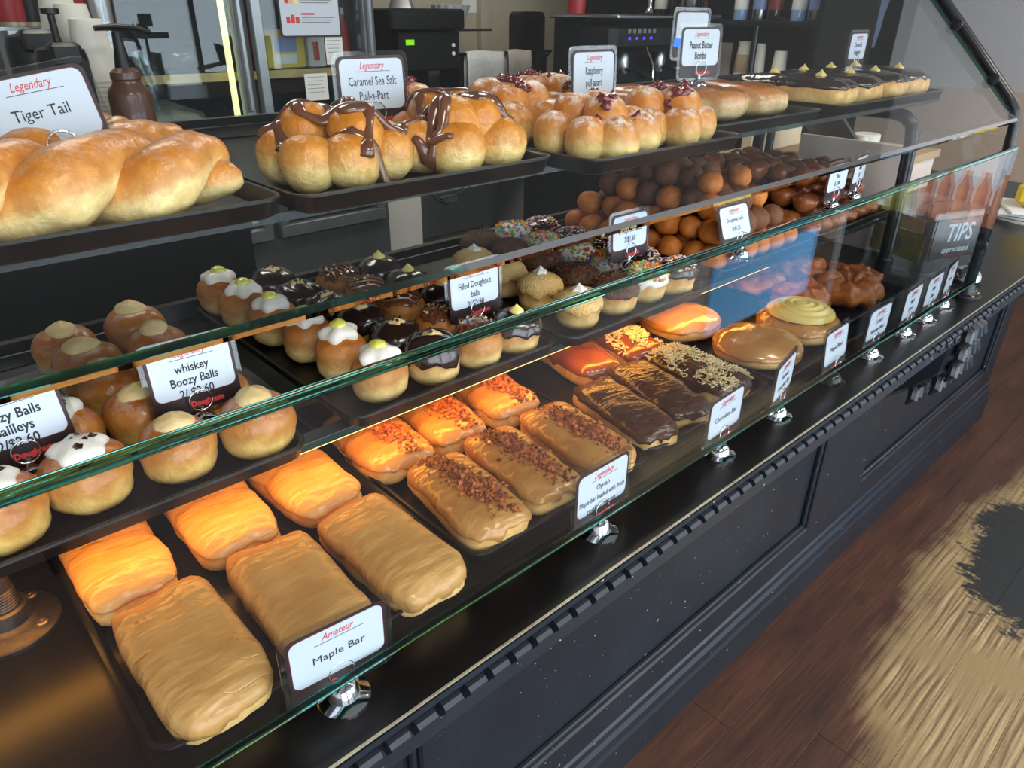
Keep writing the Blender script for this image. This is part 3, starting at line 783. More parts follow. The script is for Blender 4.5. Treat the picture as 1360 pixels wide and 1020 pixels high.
# ------------------------------------------------------------------ pastry shapes
class Bun:
    """rounded body: superellipse in plan (exponent ne), rounded profile (exponent pe)"""
    def __init__(s, a, b, h, pe=2.4, ne=2.0, disp=0.002, ds=25.0, seed=0, pinch=0.0, taper=0.0, zmin=-0.88):
        s.a, s.b, s.h, s.pe, s.ne, s.disp, s.ds, s.pinch, s.taper, s.zmin = a, b, h, pe, ne, disp, ds, pinch, taper, zmin
        rr = random.Random(seed); s.off = Vector((rr.uniform(-9, 9), rr.uniform(-9, 9), rr.uniform(-9, 9)))
    def pt(s, u, t, off=0.0):
        th = pi * t; sr = abs(sin(th)) ** (2 / s.pe); cz = cos(th)
        zz = math.copysign(abs(cz) ** (2 / s.pe), cz)
        k = (abs(cos(u)) ** s.ne + abs(sin(u)) ** s.ne) ** (-1 / s.ne)
        if s.pinch: sr *= 1 - s.pinch * math.exp(-((t - 0.56) / 0.05) ** 2)
        if s.taper: sr *= 1 + s.taper * (t - 0.5)
        zz = max(zz, s.zmin)
        x = (s.a + off) * sr * k * cos(u); y = (s.b + off) * sr * k * sin(u)
        z = -s.h / 2 * s.zmin + zz * s.h / 2 + (off if zz > 0 else 0) * abs(zz)
        if s.disp:
            nn = noise.noise(Vector((x, y, z)) * s.ds + s.off) * s.disp + noise.noise(Vector((x, y, z)) * s.ds * 2.7 + s.off) * s.disp * 0.35
            g = 1 + nn / max(0.01, min(s.a, s.b))
            x *= g; y *= g
            if zz > s.zmin: z += nn * zz
        return Vector((x, y, z))
    def body(s, mat, nu=32, nt_=18, tmid=0.53, tw=0.30):
        m = MB(); vs = []; tn = []; fs = []
        ts_ = [((i + 0.0) / nt_) for i in range(1, nt_)]
        vs.append(s.pt(0, 0)); tn.append(0.001)
        for t in ts_:
            tone = min(1.0, max(0.001, 0.5 + (t - tmid) / tw * 0.5))
            for j in range(nu): vs.append(s.pt(2 * pi * j / nu, t)); tn.append(tone)
        vs.append(s.pt(0, 1)); tn.append(1.0)
        N = len(ts_)
        for j in range(nu): fs.append((0, 1 + j, 1 + (j + 1) % nu))
        for i in range(N - 1):
            for j in range(nu): fs.append((1 + i * nu + j, 1 + (i + 1) * nu + j, 1 + (i + 1) * nu + (j + 1) % nu, 1 + i * nu + (j + 1) % nu))
        for j in range(nu): fs.append((1 + (N - 1) * nu + j, len(vs) - 1, 1 + (N - 1) * nu + (j + 1) % nu))
        m.add(vs, fs, 0, tn)
        return m.mesh('dough', [mat])
    def cap(s, mat, te=0.45, amp=0.05, th=0.0025, nu=40, nr=14, wob=3.0, fine=0.0, seed=1, name='icing', rip=0.0):
        m = MB(); vs = [s.pt(0, 0, th)]; fs = []
        rr = random.Random(seed); o2 = Vector((rr.uniform(-9, 9), rr.uniform(-9, 9), 0))
        tes = [te + amp * noise.noise(Vector((cos(2 * pi * j / nu), sin(2 * pi * j / nu), 0)) * wob + o2) + fine * noise.noise(Vector((cos(2 * pi * j / nu), sin(2 * pi * j / nu), 3)) * wob * 4 + o2) for j in range(nu)]
        for i in range(1, nr + 1):
            f = i / nr
            for j in range(nu):
                p = s.pt(2 * pi * j / nu, tes[j] * f, th * (1 - 0.35 * f ** 6))
                if rip: p.z += rip * noise.noise(Vector((p.x * 30, p.y * 80, 0)) + o2)
                vs.append(p)
        for j in range(nu): vs.append(s.pt(2 * pi * j / nu, tes[j] + 0.012, -0.0012))
        for j in range(nu): fs.append((0, 1 + j, 1 + (j + 1) % nu))
        for i in range(nr):
            for j in range(nu): fs.append((1 + i * nu + j, 1 + (i + 1) * nu + j, 1 + (i + 1) * nu + (j + 1) % nu, 1 + i * nu + (j + 1) % nu))
        m.add(vs, fs); return m.mesh(name, [mat])
    def top(s, x, y, off=0.0):
        """point of the upper surface above plan position x,y (local)"""
        u = math.atan2(y / s.b, x / s.a) if (x or y) else 0.0
        k = (abs(cos(u)) ** s.ne + abs(sin(u)) ** s.ne) ** (-1 / s.ne)
        rho = min(0.97, sqrt((x / s.a) ** 2 + (y / s.b) ** 2) / k)
        th = math.asin(min(1, rho ** (s.pe / 2)))
        return s.pt(u, th / pi, off)


def chunk(m, p, r, mi=0, rnd=random, squash=0.7):
    """small irregular crumb (octahedron)"""
    R = Matrix.Rotation(rnd.uniform(0, 6.28), 3, 'Z') @ Matrix.Rotation(rnd.uniform(0, 3), 3, 'X')
    vs = [R @ Vector(q) for q in ((r * rnd.uniform(.6, 1.4), 0, 0), (-r * rnd.uniform(.6, 1.4), 0, 0), (0, r * rnd.uniform(.6, 1.2), 0), (0, -r * rnd.uniform(.6, 1.2), 0), (0, 0, r * squash), (0, 0, -r * squash))]
    m.add([p + v for v in vs], [(0, 2, 4), (2, 1, 4), (1, 3, 4), (3, 0, 4), (2, 0, 5), (1, 2, 5), (3, 1, 5), (0, 3, 5)], mi)


def stick(m, p, L, r, mi=0, rnd=random, tilt=0.35):
    a = rnd.uniform(0, 2 * pi); d = Vector((cos(a), sin(a), rnd.uniform(-tilt, tilt))).normalized() * (L / 2)
    s_ = Vector((-sin(a), cos(a), 0)) * r; z = Vector((0, 0, r))
    vs = [p - d - s_, p - d + z, p - d + s_, p + d - s_, p + d + z, p + d + s_]
    m.add(vs, [(0, 3, 4, 1), (1, 4, 5, 2), (0, 2, 5, 3), (0, 1, 2), (3, 5, 4)], mi)


def dollop(rx, h, mat, seed=0, lobes=0, peak=0.0, name='cream_dollop', nu=20, lob=0.15, ry=None):
    rr = random.Random(seed); o2 = Vector((rr.uniform(-9, 9), rr.uniform(-9, 9), 0)); ph = rr.uniform(0, 6)
    m = MB(); rings = 8; vs = []; fs = []; ry = ry or rx
    for i in range(rings + 1):
        t = i / rings
        rad = sin(pi / 2 * t) if t < 1 else 0.93
        zz = cos(pi / 2 * t)
        for j in range(nu):
            a = 2 * pi * j / nu
            k = 1 + (lob * sin(lobes * a + ph) if lobes else 0) + 0.12 * noise.noise(Vector((cos(a) * 1.5, sin(a) * 1.5, t)) + o2)
            z = h * zz * (1 + 0.15 * noise.noise(Vector((cos(a) * rad * 2, sin(a) * rad * 2, 5)) + o2))
            if peak: z += peak * max(0, 1 - t * 2.6) ** 1.5
            vs.append((rx * rad * k * cos(a), ry * rad * k * sin(a), z if i < rings else -h * 0.25))
    for i in range(rings):
        for j in range(nu): fs.append((i * nu + j, (i + 1) * nu + j, (i + 1) * nu + (j + 1) % nu, i * nu + (j + 1) % nu))
    m.add(vs, fs); m2 = m.mesh(name, [mat]); return m2


# ------------------------------------------------------------------ bars on the counter
BZ = CT + e + TF


def make_bar(name, label, cat, x, y, rz, a, b, h, dmat, imat, seed, group, te=0.47, amp=0.05, th=0.003, ne=6.0, pe=3.3, rip=0.0, z=BZ, fine=0.03):
    t = thing(name, (x, y, z), label, cat, group, rz)
    bun = Bun(a, b, h, pe, ne, 0.0028, 30, seed)
    put('dough', bun.body(dmat, 48, 18, 0.56, 0.34), t)
    if imat: put('icing', bun.cap(imat, te, amp, th, 56, 16, 3.0, fine, seed + 5, rip=rip), t)
    return t, bun


G1 = 'maple bars on the nearest tray'
for i, (x, y, rz, a, b, lab) in enumerate([
        (0.099, 0.156, 0.02, 0.043, 0.083, 'plain maple bar at the front left corner of the nearest tray'),
        (0.203, 0.160, -0.02, 0.043, 0.080, 'plain maple bar in the middle of the front row behind the near sign'),
        (0.303, 0.154, 0.03, 0.041, 0.086, 'plain maple bar at the front right corner of the nearest tray'),
        (0.088, 0.332, -0.01, 0.041, 0.080, 'plain maple bar in the back row of the nearest tray, left'),
        (0.196, 0.333, -0.03, 0.043, 0.078, 'plain maple bar in the back row of the nearest tray, middle'),
        (0.297, 0.332, 0.03, 0.043, 0.080, 'plain maple bar in the back row of the nearest tray, right')]):
    make_bar('maple_bar', lab, 'maple bar', x, y, rz, a, b, 0.046 if i < 3 else 0.042, 'dough_bar', 'maple_icing', 10 + i, G1, te=0.50 if i < 3 else 0.44, amp=0.06, rip=0.0008)
G2 = 'crumb-topped maple bars'
for i, (x, y, rz, a, b, lab) in enumerate([
        (0.422, 0.172, -0.12, 0.041, 0.080, 'maple bar with bacon crumbs, front row, nearest the plain maple bars'),
        (0.512, 0.176, -0.11, 0.038, 0.082, 'maple bar with bacon crumbs, middle of the front row'),
        (0.610, 0.174, -0.12, 0.041, 0.084, 'maple bar with bacon crumbs, front row, next to the chocolate bars'),
        (0.412, 0.345, -0.06, 0.044, 0.080, 'amber-lit maple bar with bacon crumbs, back row, nearest the plain bars'),
        (0.507, 0.345, -0.12, 0.041, 0.080, 'amber-lit maple bar with bacon crumbs, middle of the back row'),
        (0.610, 0.342, -0.17, 0.042, 0.074, 'amber-lit maple bar with bacon crumbs, back row, beside the empty tray space')]):
    t, bun = make_bar('bacon_maple_bar', lab, 'maple bar', x, y, rz, a, b, 0.044, 'dough_bar', 'maple_wet', 30 + i, G2, te=0.46, amp=0.07, rip=0.0008)
    m = MB(); rr = random.Random(90 + i)
    for k in range(620):
        f = rr.gauss(0, 0.38); ex = a * 0.42 * rr.gauss(0, 0.5) + a * 0.1
        yy = max(-0.86, min(0.86, f)) * b; xx = max(-0.8 * a, min(0.8 * a, ex - f * a * 0.25))
        p = bun.top(xx, yy, 0.003)
        r = rr.uniform(0.0014, 0.0036) if rr.random() < 0.85 else rr.uniform(0.0036, 0.0052)
        chunk(m, p + Vector((0, 0, r * rr.uniform(0.1, 1.1))), r, rr.choice([0, 0, 1]), rr)
    o = m.put('bacon_crumbs', ['bacon', 'bacon_dark'], t, False); o['kind'] = 'stuff'
G3 = 'chocolate bars'
for i, (x, y, rz, a, b, im, lab) in enumerate([
        (0.716, 0.180, -0.22, 0.036, 0.086, 'choc_icing', 'chocolate iced bar at the front left of its tray'),
        (0.800, 0.186, -0.26, 0.037, 0.088, 'choc_icing', 'chocolate iced bar leaning against the coconut bar'),
        (0.800, 0.352, -0.20, 0.041, 0.082, 'caramel_icing', 'amber-lit bar with smooth brown icing behind the chocolate bars')]):
    make_bar('chocolate_bar', lab, 'chocolate bar', x, y, rz, a, b, 0.043, 'dough_bar', im, 50 + i, G3, te=0.47, amp=0.05, rip=0.001 if i < 2 else 0.0)
for i, (x, y, rz, a, b, lab) in enumerate([
        (0.896, 0.178, -0.12, 0.040, 0.082, 'bar covered in shredded coconut at the front of the chocolate tray'),
        (0.902, 0.345, -0.22, 0.041, 0.080, 'bar covered in shredded coconut at the back of the chocolate tray')]):
    t, bun = make_bar('coconut_bar', lab, 'coconut bar', x, y, rz, a, b, 0.044, 'dough_bar', 'choc_icing' if i == 0 else 'caramel_icing', 60 + i, 'coconut bars', te=0.47)
    m = MB(); rr = random.Random(70 + i)
    for k in range(900):
        xx = rr.uniform(-0.96, 0.96) * a; yy = rr.uniform(-0.95, 0.95) * b
        if noise.noise(Vector((xx * 32, yy * 32, i * 5))) < -0.12: continue
        p = bun.top(xx, yy, 0.003)
        stick(m, p + Vector((0, 0, rr.uniform(0.0004, 0.004))), rr.uniform(0.006, 0.013), 0.0011, 0, rr, 0.5)
    o = m.put('coconut_shreds', 'coconut', t, False); o['kind'] = 'stuff'
# round glazed doughnuts
for i, (x, y, r, im, lab) in enumerate([(1.060, 0.330, 0.074, 'maple_gloss', 'round amber-lit glazed doughnut at the back of its tray'), (1.066, 0.176, 0.078, 'maple_gloss', 'round maple-glazed doughnut with swirled glossy icing at the tray front'), (1.212, 0.178, 0.077, None, 'round doughnut topped with a pale ridged cream swirl')]):
    t = thing('filled_round_doughnut', (x, y, BZ), lab, 'doughnut', 'round filled doughnuts')
    bun = Bun(r, r * 0.96, 0.046, 2.5, 2.0, 0.003, 22, 80 + i)
    put('dough', bun.body('dough_bar', 40, 18, 0.58, 0.34), t)
    put('icing', bun.cap(im or 'maple_wet', 0.46, 0.05, 0.0025, 48, 16, 3, 0.02, 81 + i), t)
    if i == 2:
        m = MB(); nu, nr = 64, 40; R = 0.060; vs = []; fs = []
        for k in range(nr + 1):
            f = k / nr
            for j in range(nu):
                a = 2 * pi * j / nu
                rip_ = 0.0018 * sin(2 * pi * (f * 4.2 - a / (2 * pi))) * min(1, f * 4)
                zz = 0.015 * (1 - f ** 3.2) + rip_ * (1 - f ** 6)
                vs.append((R * f * cos(a), R * f * sin(a), zz if k < nr else -0.004))
        for k in range(nr):
            for j in range(nu): fs.append((k * nu + j, (k + 1) * nu + j, (k + 1) * nu + (j + 1) % nu, k * nu + (j + 1) % nu))
        m.add(vs, fs); m.put('cream_swirl', 'cream_yellow', t, auto=None, loc=(0.004, 0.002, 0.0465))
# fritters
for i, (x, y, rz, a, b, h, dm_, lab) in enumerate([
        (1.382, 0.372, 0.3, 0.066, 0.062, 0.040, 'fritter', 'flat glazed apple fritter at the back left of the fritter tray'),
        (1.366, 0.248, -0.2, 0.048, 0.052, 0.046, 'fritter', 'lumpy glazed fritter in the middle of the fritter tray'),
        (1.516, 0.352, 0.1, 0.058, 0.066, 0.046, 'fritter', 'lumpy golden fritter at the back right of the fritter tray'),
        (1.542, 0.222, 0.1, 0.034, 0.052, 0.052, 'fritter_choc', 'brown glazed fritter at the right front corner of its tray')]):
    t = thing('apple_fritter', (x, y, BZ), lab, 'fritter', 'fritters', rz)
    bun = Bun(a, b, h, 2.8, 2.4, 0.014, 48, 200 + i)
    put('dough', bun.body(dm_, 56, 26, 0.7, 0.5), t)
t = thing('ring_fritter', (1.452, 0.196, BZ), 'chocolate-glazed ring doughnut with a deep hole at the fritter tray front', 'doughnut')
m = MB(); vs = []; fs = []; tn = []; NU, NV = 48, 18
for i in range(NU):
    a = 2 * pi * i / NU
    for j in range(NV):
        bq = 2 * pi * j / NV
        rr_ = 0.024 * (1 + 0.20 * sin(a * 9 + bq * 1.0))
        R_ = 0.040 + rr_ * cos(bq)
        p = Vector((R_ * cos(a), R_ * sin(a), 0.026 + rr_ * 1.05 * sin(bq)))
        p += Vector((1, 1, 1)) * 0.004 * noise.noise(p * 60)
        p.z = max(p.z, 0); vs.append(p); tn.append(0.2 + 0.3 * (1 - sin(bq)))
for i in range(NU):
    for j in range(NV): fs.append((i * NV + j, ((i + 1) % NU) * NV + j, ((i + 1) % NU) * NV + (j + 1) % NV, i * NV + (j + 1) % NV))
m.add(vs, fs, 0, tn); m.put('dough', 'fritter_choc', t, auto=None)

# ------------------------------------------------------------------ doughnut balls on the lower shelf
MZ = MS + e + TF
ORD = ['frontmost', 'second from the front', 'third from the front', 'fourth from the front', 'fifth from the front', 'sixth from the front', 'seventh from the front']


def proto_ball(kind, seed):
    """returns a root (not placed) with its parts"""
    r = {'whiskey': 0.0375, 'creamchip': 0.0385}.get(kind, 0.0345)
    h = 0.062 if kind in ('whiskey', 'creamchip') else 0.058
    if kind == 'lemon': h = 0.064
    t = bpy.data.objects.new('filled_doughnut_ball', None); COL.objects.link(t); t.empty_display_size = 0.02
    bun = Bun(r, r, h, 2.5, 2.1, 0.003, 24, seed, pinch=0.05)
    rr = random.Random(seed)
    dm_ = 'dough_glazed' if kind in ('whiskey', 'creamchip') else 'dough_ball'
    put('dough', bun.body(dm_, 30, 18, 0.60, 0.36), t)
    top = bun.top(0, 0).z
    if kind == 'whiskey':
        put('cream_dollop', dollop(0.021, 0.012, 'cream_tan', seed, 0, 0.002, ry=0.018), t, loc=(0.002, 0, top - 0.003))
    elif kind == 'creamchip':
        put('cream_dollop', dollop(0.024, 0.012, 'cream_white', seed, 5), t, loc=(0, 0, top - 0.003))
        m = MB()
        for k in range(7): chunk(m, Vector((rr.uniform(-.013, .013), rr.uniform(-.013, .013), top + 0.007)), 0.004, 0, rr)
        o = m.put('chocolate_chips', 'chip', t, False); o['kind'] = 'stuff'
    elif kind == 'lemon':
        put('cream_dollop', dollop(0.025, 0.015, 'cream_white', seed, 5, 0, lob=0.13, nu=30), t, loc=(0, 0, top - 0.004))
        put('lemon_dot', dollop(0.0115, 0.008, 'lemon_gel', seed + 1, name='lemon_dot'), t, loc=(0.001, 0.001, top + 0.0085))
    elif kind == 'choccream':
        put('icing', bun.cap('dark_choc', 0.47, 0.06, 0.004, 40, 14, 3, 0.02, seed, rip=0.004), t)
        put('cream_dot', dollop(0.011, 0.006, 'cream_tan', seed, 4, 0.002, name='cream_dot', lob=0.2), t, loc=(0, 0, top + 0.001))
        m = MB()
        for k in range(4): chunk(m, Vector((rr.uniform(-.007, .007), rr.uniform(-.007, .007), top + 0.008)), 0.003, 0, rr)
        o = m.put('chocolate_chips', 'chip', t, False); o['kind'] = 'stuff'
    elif kind == 'nutty':
        put('icing', bun.cap('drizzle', 0.26, 0.10, 0.0025, 36, 10, 3, 0.05, seed), t)
        m = MB()
        for k in range(5):
            yy = -0.018 + 0.009 * k
            m.tube([bun.top(x_ * 0.022, yy + 0.002 * sin(x_ * 5), 0.004) for x_ in (-1, -.5, 0, .5, 1)], 0.0016, 6)
        m.put('drizzle', 'drizzle', t)
        m = MB()
        for k in range(9): chunk(m, bun.top(rr.uniform(-.016, .016), rr.uniform(-.016, .016), 0.004), 0.0024, 0, rr)
        o = m.put('nut_crumbs', 'nut', t, False); o['kind'] = 'stuff'
    elif kind == 'custard':
        put('icing', bun.cap('dark_choc', 0.45, 0.06, 0.0028, 36, 12, 2.5, 0.0, seed), t)
        put('cream_dot', dollop(0.010, 0.008, 'cream_yellow', seed, 0, 0.004, name='cream_dot'), t, loc=(0, 0, top + 0.001))
    elif kind == 'jelly':
        put('icing', bun.cap('sugar_crust', 0.46, 0.08, 0.004, 36, 12, 3, 0.05, seed), t)
        put('cream_dot', dollop(0.011, 0.007, 'cream_white', seed, 5, 0.005, name='cream_dot', lob=0.2), t, loc=(0, 0, top + 0.002))
    elif kind == 'shaving':
        put('icing', bun.cap('choc_shaving', 0.46, 0.05, 0.003, 36, 12, 3, 0.03, seed), t)
        m = MB()
        for k in range(170):
            a = rr.uniform(0, 6.28); q = sqrt(rr.random()) * r * 0.96
            stick(m, bun.top(q * cos(a), q * sin(a), 0.004), rr.uniform(0.004, 0.010), 0.0008, 0, rr, 0.8)
        o = m.put('chocolate_shavings', 'choc_shaving', t, False); o['kind'] = 'stuff'
    elif kind == 'cereal':
        put('icing', bun.cap('cream_white', 0.46, 0.06, 0.003, 36, 12, 3, 0.03, seed), t)
        m = MB()
        for k in range(170):
            a = rr.uniform(0, 6.28); q = sqrt(rr.random()) * r * 0.97
            chunk(m, bun.top(q * cos(a), q * sin(a), 0.004), rr.uniform(0.003, 0.0052), rr.choice([0, 1, 2, 3, 4]), rr, 0.5)
        o = m.put('cereal_flakes', ['sprinkle_0', 'sprinkle_1', 'sprinkle_7', 'sprinkle_5', 'sprinkle_2'], t, False); o['kind'] = 'stuff'
    elif kind == 'sprinkle':
        put('icing', bun.cap('dark_choc', 0.46, 0.06, 0.003, 36, 12, 3, 0.03, seed), t)
        m = MB()
        for k in range(170):
            a = rr.uniform(0, 6.28); q = sqrt(rr.random()) * r * 0.97
            stick(m, bun.top(q * cos(a), q * sin(a), 0.0035), rr.uniform(0.004, 0.0065), 0.0010, rr.choice([0, 1, 2, 3, 4, 5]), rr, 0.3)
        o = m.put('sprinkles', ['sprinkle_0', 'sprinkle_1', 'sprinkle_6', 'sprinkle_3', 'sprinkle_4', 'sprinkle_3'], t, False); o['kind'] = 'stuff'
    return t


KINDS = {
    'whiskey': ('glazed doughnut ball topped with tan frosting', 'boozy doughnut balls'),
    'creamchip': ('glazed ball with white cream and chips', 'boozy doughnut balls with cream'),
    'lemon': ('doughnut ball with white cream and yellow dot', 'lemon cream doughnut balls'),
    'choccream': ('dark chocolate ball with cream dot and chips', 'chocolate cream doughnut balls'),
    'nutty': ('doughnut ball with brown drizzle and chopped nuts', 'nutty drizzled doughnut balls'),
    'custard': ('smooth chocolate doughnut ball with a yellow dot', 'custard doughnut balls'),
    'jelly': ('sugar-crusted doughnut ball with a white cream peak', 'sugared doughnut balls'),
    'shaving': ('doughnut ball covered in brown chocolate shavings', 'chocolate shaving doughnut balls'),
    'cereal': ('doughnut ball covered in bright fruity cereal', 'cereal doughnut balls'),
    'sprinkle': ('black iced doughnut ball covered in rainbow sprinkles', 'sprinkle doughnut balls'),
}


def rows(kind, spots, rowname):
    d, g = KINDS[kind]
    protos = [proto_ball(kind, 300 + 17 * list(KINDS).index(kind) + k) for k in range(3)]
    used = [False] * 3
    for i, (x, y) in enumerate(spots):
        k = i % 3
        o = protos[k] if not used[k] else copy_tree(protos[k]); used[k] = True
        o.location = (x, y, MZ); o.rotation_euler = (0, 0, random.uniform(-0.9, 0.9) + i)
        s_ = random.uniform(0.96, 1.03); o.scale = (s_, s_, random.uniform(0.95, 1.06))
        tag(o, '%s, %s %s' % (d, ORD[i % 7], rowname if isinstance(rowname, str) else rowname(i)), 'doughnut ball', g)
    for k in range(3):
        if not used[k]:
            for ch in list(protos[k].children): bpy.data.objects.remove(ch)
            bpy.data.objects.remove(protos[k])


def px_row(pts, z):
    out = []
    for a, b_ in pts:
        p = PZ(a, b_, z); out.append((p.x, p.y))
    return out


W1 = [(0.164, 0.302), (0.158, 0.395), (0.152, 0.475), (0.150, 0.555), (0.145, 0.632)]
W2 = [(0.242, 0.294), (0.236, 0.385), (0.232, 0.468), (0.230, 0.550), (0.232, 0.640)]
rows('whiskey', W1 + W2, lambda i: '')
k_ = 0
for o in [o for o in COL.objects if o.get('category') == 'doughnut ball' and o.get('group') == 'boozy doughnut balls']:
    x, y = o.location.x, o.location.y
    q = W1 if x < 0.2 else W2
    i = min(range(5), key=lambda j: abs(q[j][1] - y))
    o['label'] = 'tan-frosted glazed doughnut ball, %s in the %s row' % (ORD[i], 'left' if q is W1 else 'right')
rows('creamchip', [(0.084, 0.311), (0.086, 0.398)], 'beside the tan ones')
rows('creamchip', [(0.010, 0.300), (0.008, 0.385)], 'at the left tray edge')
TOPZ = MZ + 0.050
rows('lemon', [(0.403, 0.308), (0.398, 0.388), (0.392, 0.465), (0.384, 0.545), (0.378, 0.622), (0.372, 0.695)], 'of its row')
rows('choccream', [(0.478, 0.302), (0.474, 0.376), (0.467, 0.450), (0.459, 0.527), (0.452, 0.600), (0.447, 0.670)], 'of its row')
rows('nutty', [(0.548, 0.302), (0.545, 0.380), (0.538, 0.456), (0.531, 0.535), (0.526, 0.610)], 'of its row')
rows('custard', [(0.618, 0.300), (0.616, 0.380), (0.611, 0.456), (0.606, 0.535), (0.601, 0.610)], 'of its row')
rows('jelly', [(0.742, 0.300), (0.748, 0.386), (0.752, 0.470), (0.757, 0.556)], 'of its row')
rows('shaving', [(0.828, 0.302), (0.832, 0.385), (0.836, 0.468), (0.838, 0.552), (0.835, 0.634)], 'of its row')
rows('cereal', [(0.905, 0.302), (0.910, 0.385), (0.914, 0.466), (0.918, 0.552), (0.920, 0.634)], 'of its row')
rows('sprinkle', [(0.970, 0.292), (0.978, 0.372), (0.984, 0.455), (0.985, 0.540), (0.987, 0.625)], 'of its row')


# ------------------------------------------------------------------ heaps of doughnut holes
def hole_mesh(mat, seed, r=0.0245, sq=0.92, disp=0.0035):
    bun = Bun(r, r, r * 2 * sq, 2.15, 2.0, disp, 34, seed, zmin=-0.97)
    m = bun.body(mat, 20, 12, 0.6, 0.7); m.name = 'doughnut_hole'
    return m


HM = {k: [hole_mesh(k, 400 + i + 10 * j) for i in range(3)] for j, k in enumerate(['hole_gold', 'hole_cocoa'])}
HG = [hole_mesh('hole_glazed', 450 + i, 0.027, 0.72, 0.006) for i in range(4)]


NTH = ['first', 'second', 'third', 'fourth', 'fifth', 'sixth', 'seventh', 'eighth', 'ninth', 'tenth', 'eleventh', 'twelfth', 'thirteenth', 'fourteenth', 'fifteenth', 'sixteenth', 'seventeenth', 'eighteenth', 'nineteenth', 'twentieth']
NTH += ['twenty-' + q for q in NTH[:9]] + ['thirtieth'] + ['thirty-' + q for q in NTH[:9]]


def heap(x0, x1, y0, y1, kindf, layers, dia, step=0.76):
    for L in range(layers):
        ins = L * dia * 0.52
        xs_ = int((x1 - x0 - 2 * ins) / dia + 0.01); ys_ = int((y1 - y0 - 2 * ins) / dia + 0.01)
        for a in range(xs_):
            for b_ in range(ys_):
                if L < layers - 1 and not (b_ < 2 or a < 2 or a > xs_ - 3 or b_ > ys_ - 2): continue
                if L == layers - 1 and random.random() < 0.12: continue
                x = x0 + ins + dia * (a + 0.5) + random.uniform(-.004, .004) + (0.5 * dia * (b_ % 2) - 0.25 * dia) * 0.5
                y = y0 + ins + dia * (b_ + 0.5) + random.uniform(-.004, .004)
                me, lab, g = kindf(x, y, L)
                o = put('doughnut_hole', me, None, loc=(x, y, MZ + L * dia * step), rot=(0, 0, random.uniform(0, 6)))
                s_ = random.uniform(0.92, 1.06); o.scale = (s_, s_, s_)
                lay = ['bottom', 'second', 'third', 'top'][L] if L < layers - 1 else 'top'
                tag(o, '%s, %s layer, %s row from the front, %s from the left' % (lab, lay, NTH[b_], NTH[a]), 'doughnut hole', g)


def plain_kind(x, y, L):
    cocoa = (L >= 1 and x > 1.17 and y > 0.30 + 0.03 * L) and noise.noise(Vector((x * 9, y * 9, L))) > -0.28
    if cocoa: return random.choice(HM['hole_cocoa']), 'cocoa-brown doughnut hole', 'cocoa doughnut holes'
    return random.choice(HM['hole_gold']), 'golden doughnut hole', 'golden doughnut holes'


def glaz_kind(x, y, L):
    return random.choice(HG), 'glazed brown doughnut bite', 'glazed doughnut bites'


heap(1.095, 1.415, 0.285, 0.690, plain_kind, 4, 0.050)
heap(1.445, 1.795, 0.285, 0.690, glaz_kind, 3, 0.056)

# ------------------------------------------------------------------ braided twists on the upper shelf
TZ = TS + e + TF


def twist(x0, x1, y, label, ph=0.0, rz=0.0, R=0.022, r=0.0265, pitch=0.150):
    L = x1 - x0; turns = L / pitch
    t = thing('braided_twist', ((x0 + x1) / 2, y, TZ), label, 'twist pastry', 'braided twists', rz)
    for s_ in (0, 1):
        pts = []; rad = []; N = 90
        for i in range(N + 1):
            f = i / N; a = -2 * pi * turns * f + ph + s_ * pi
            end = min(f, 1 - f) * L
            taper = min(1.0, 0.62 + end / 0.06 * 0.38)
            rnd_ = sqrt(max(0.02, 1 - max(0, 1 - end / 0.016) ** 2))
            rad.append(r * taper * rnd_ * (1 + 0.10 * cos(2 * a)))
            pts.append(Vector(((f - 0.5) * L, R * taper * cos(a), 0.036 + 0.014 * taper * sin(a))))
        m = MB()
        m.tube(pts, rad, 24, 0, True, 0.92, tone=lambda sn, f: min(1, max(0.01, 0.30 - 0.62 * sn)))
        m.t = [min(1.0, max(0.01, 0.33 - 0.55 * (m.v[q][2] - pts[q // 24].z) / max(0.004, rad[q // 24]))) for q in range(len(m.v))]
        vv = []
        for v in m.v:
            v = Vector(v); nn = noise.noise(v * 38 + Vector((s_ * 7, y * 9, 0))) * 0.0035
            vv.append((v.x + nn, v.y + nn, max(0.0, v.z + nn)))
        m.v = vv
        m.put('strand', 'dough_twist', t, auto=None)
        sm = []
        for i in range(14, N - 13):
            f = i / N; a = -2 * pi * turns * f + ph + s_ * pi + pi / 2
            sm.append(Vector(((f - 0.5) * L, 0.0225 * cos(a), 0.036 + 0.0185 * sin(a))))
        m = MB(); m.tube(sm, 0.0030, 8); m.put('chocolate_seam', 'dark_choc', t, auto=None)
    return t


twist(-0.16, 0.262, 0.292, 'large braided twist along the front of the upper tray', 2.2)
twist(-0.12, 0.268, 0.400, 'braided twist in the middle of the upper tray behind the front one', 0.4)
twist(-0.02, 0.250, 0.520, 'braided twist at the back of the upper tray by the sign card', 1.0)


# ------------------------------------------------------------------ pull-apart clusters
def cluster_balls(seed, nb=7, rad=0.056, r=0.027, top=3):
    rr = random.Random(seed); out = []
    for k in range(nb):
        a = 2 * pi * k / nb + rr.uniform(-.15, .15)
        out.append(Vector((rad * cos(a), rad * 0.92 * sin(a), r * 0.86)))
    out.append(Vector((0, 0, r * 0.9)))
    for k in range(top):
        a = 2 * pi * k / top + rr.uniform(0, 1)
        out.append(Vector((rad * 0.50 * cos(a), rad * 0.50 * sin(a), r * 0.93 + 0.0215)))
    return out


def heap_top(balls, r, x, y):
    z = 0.0
    for c in balls:
        d2 = (x - c.x) ** 2 + (y - c.y) ** 2
        if d2 < r * r: z = max(z, c.z + sqrt(r * r - d2) * 0.95)
    return z


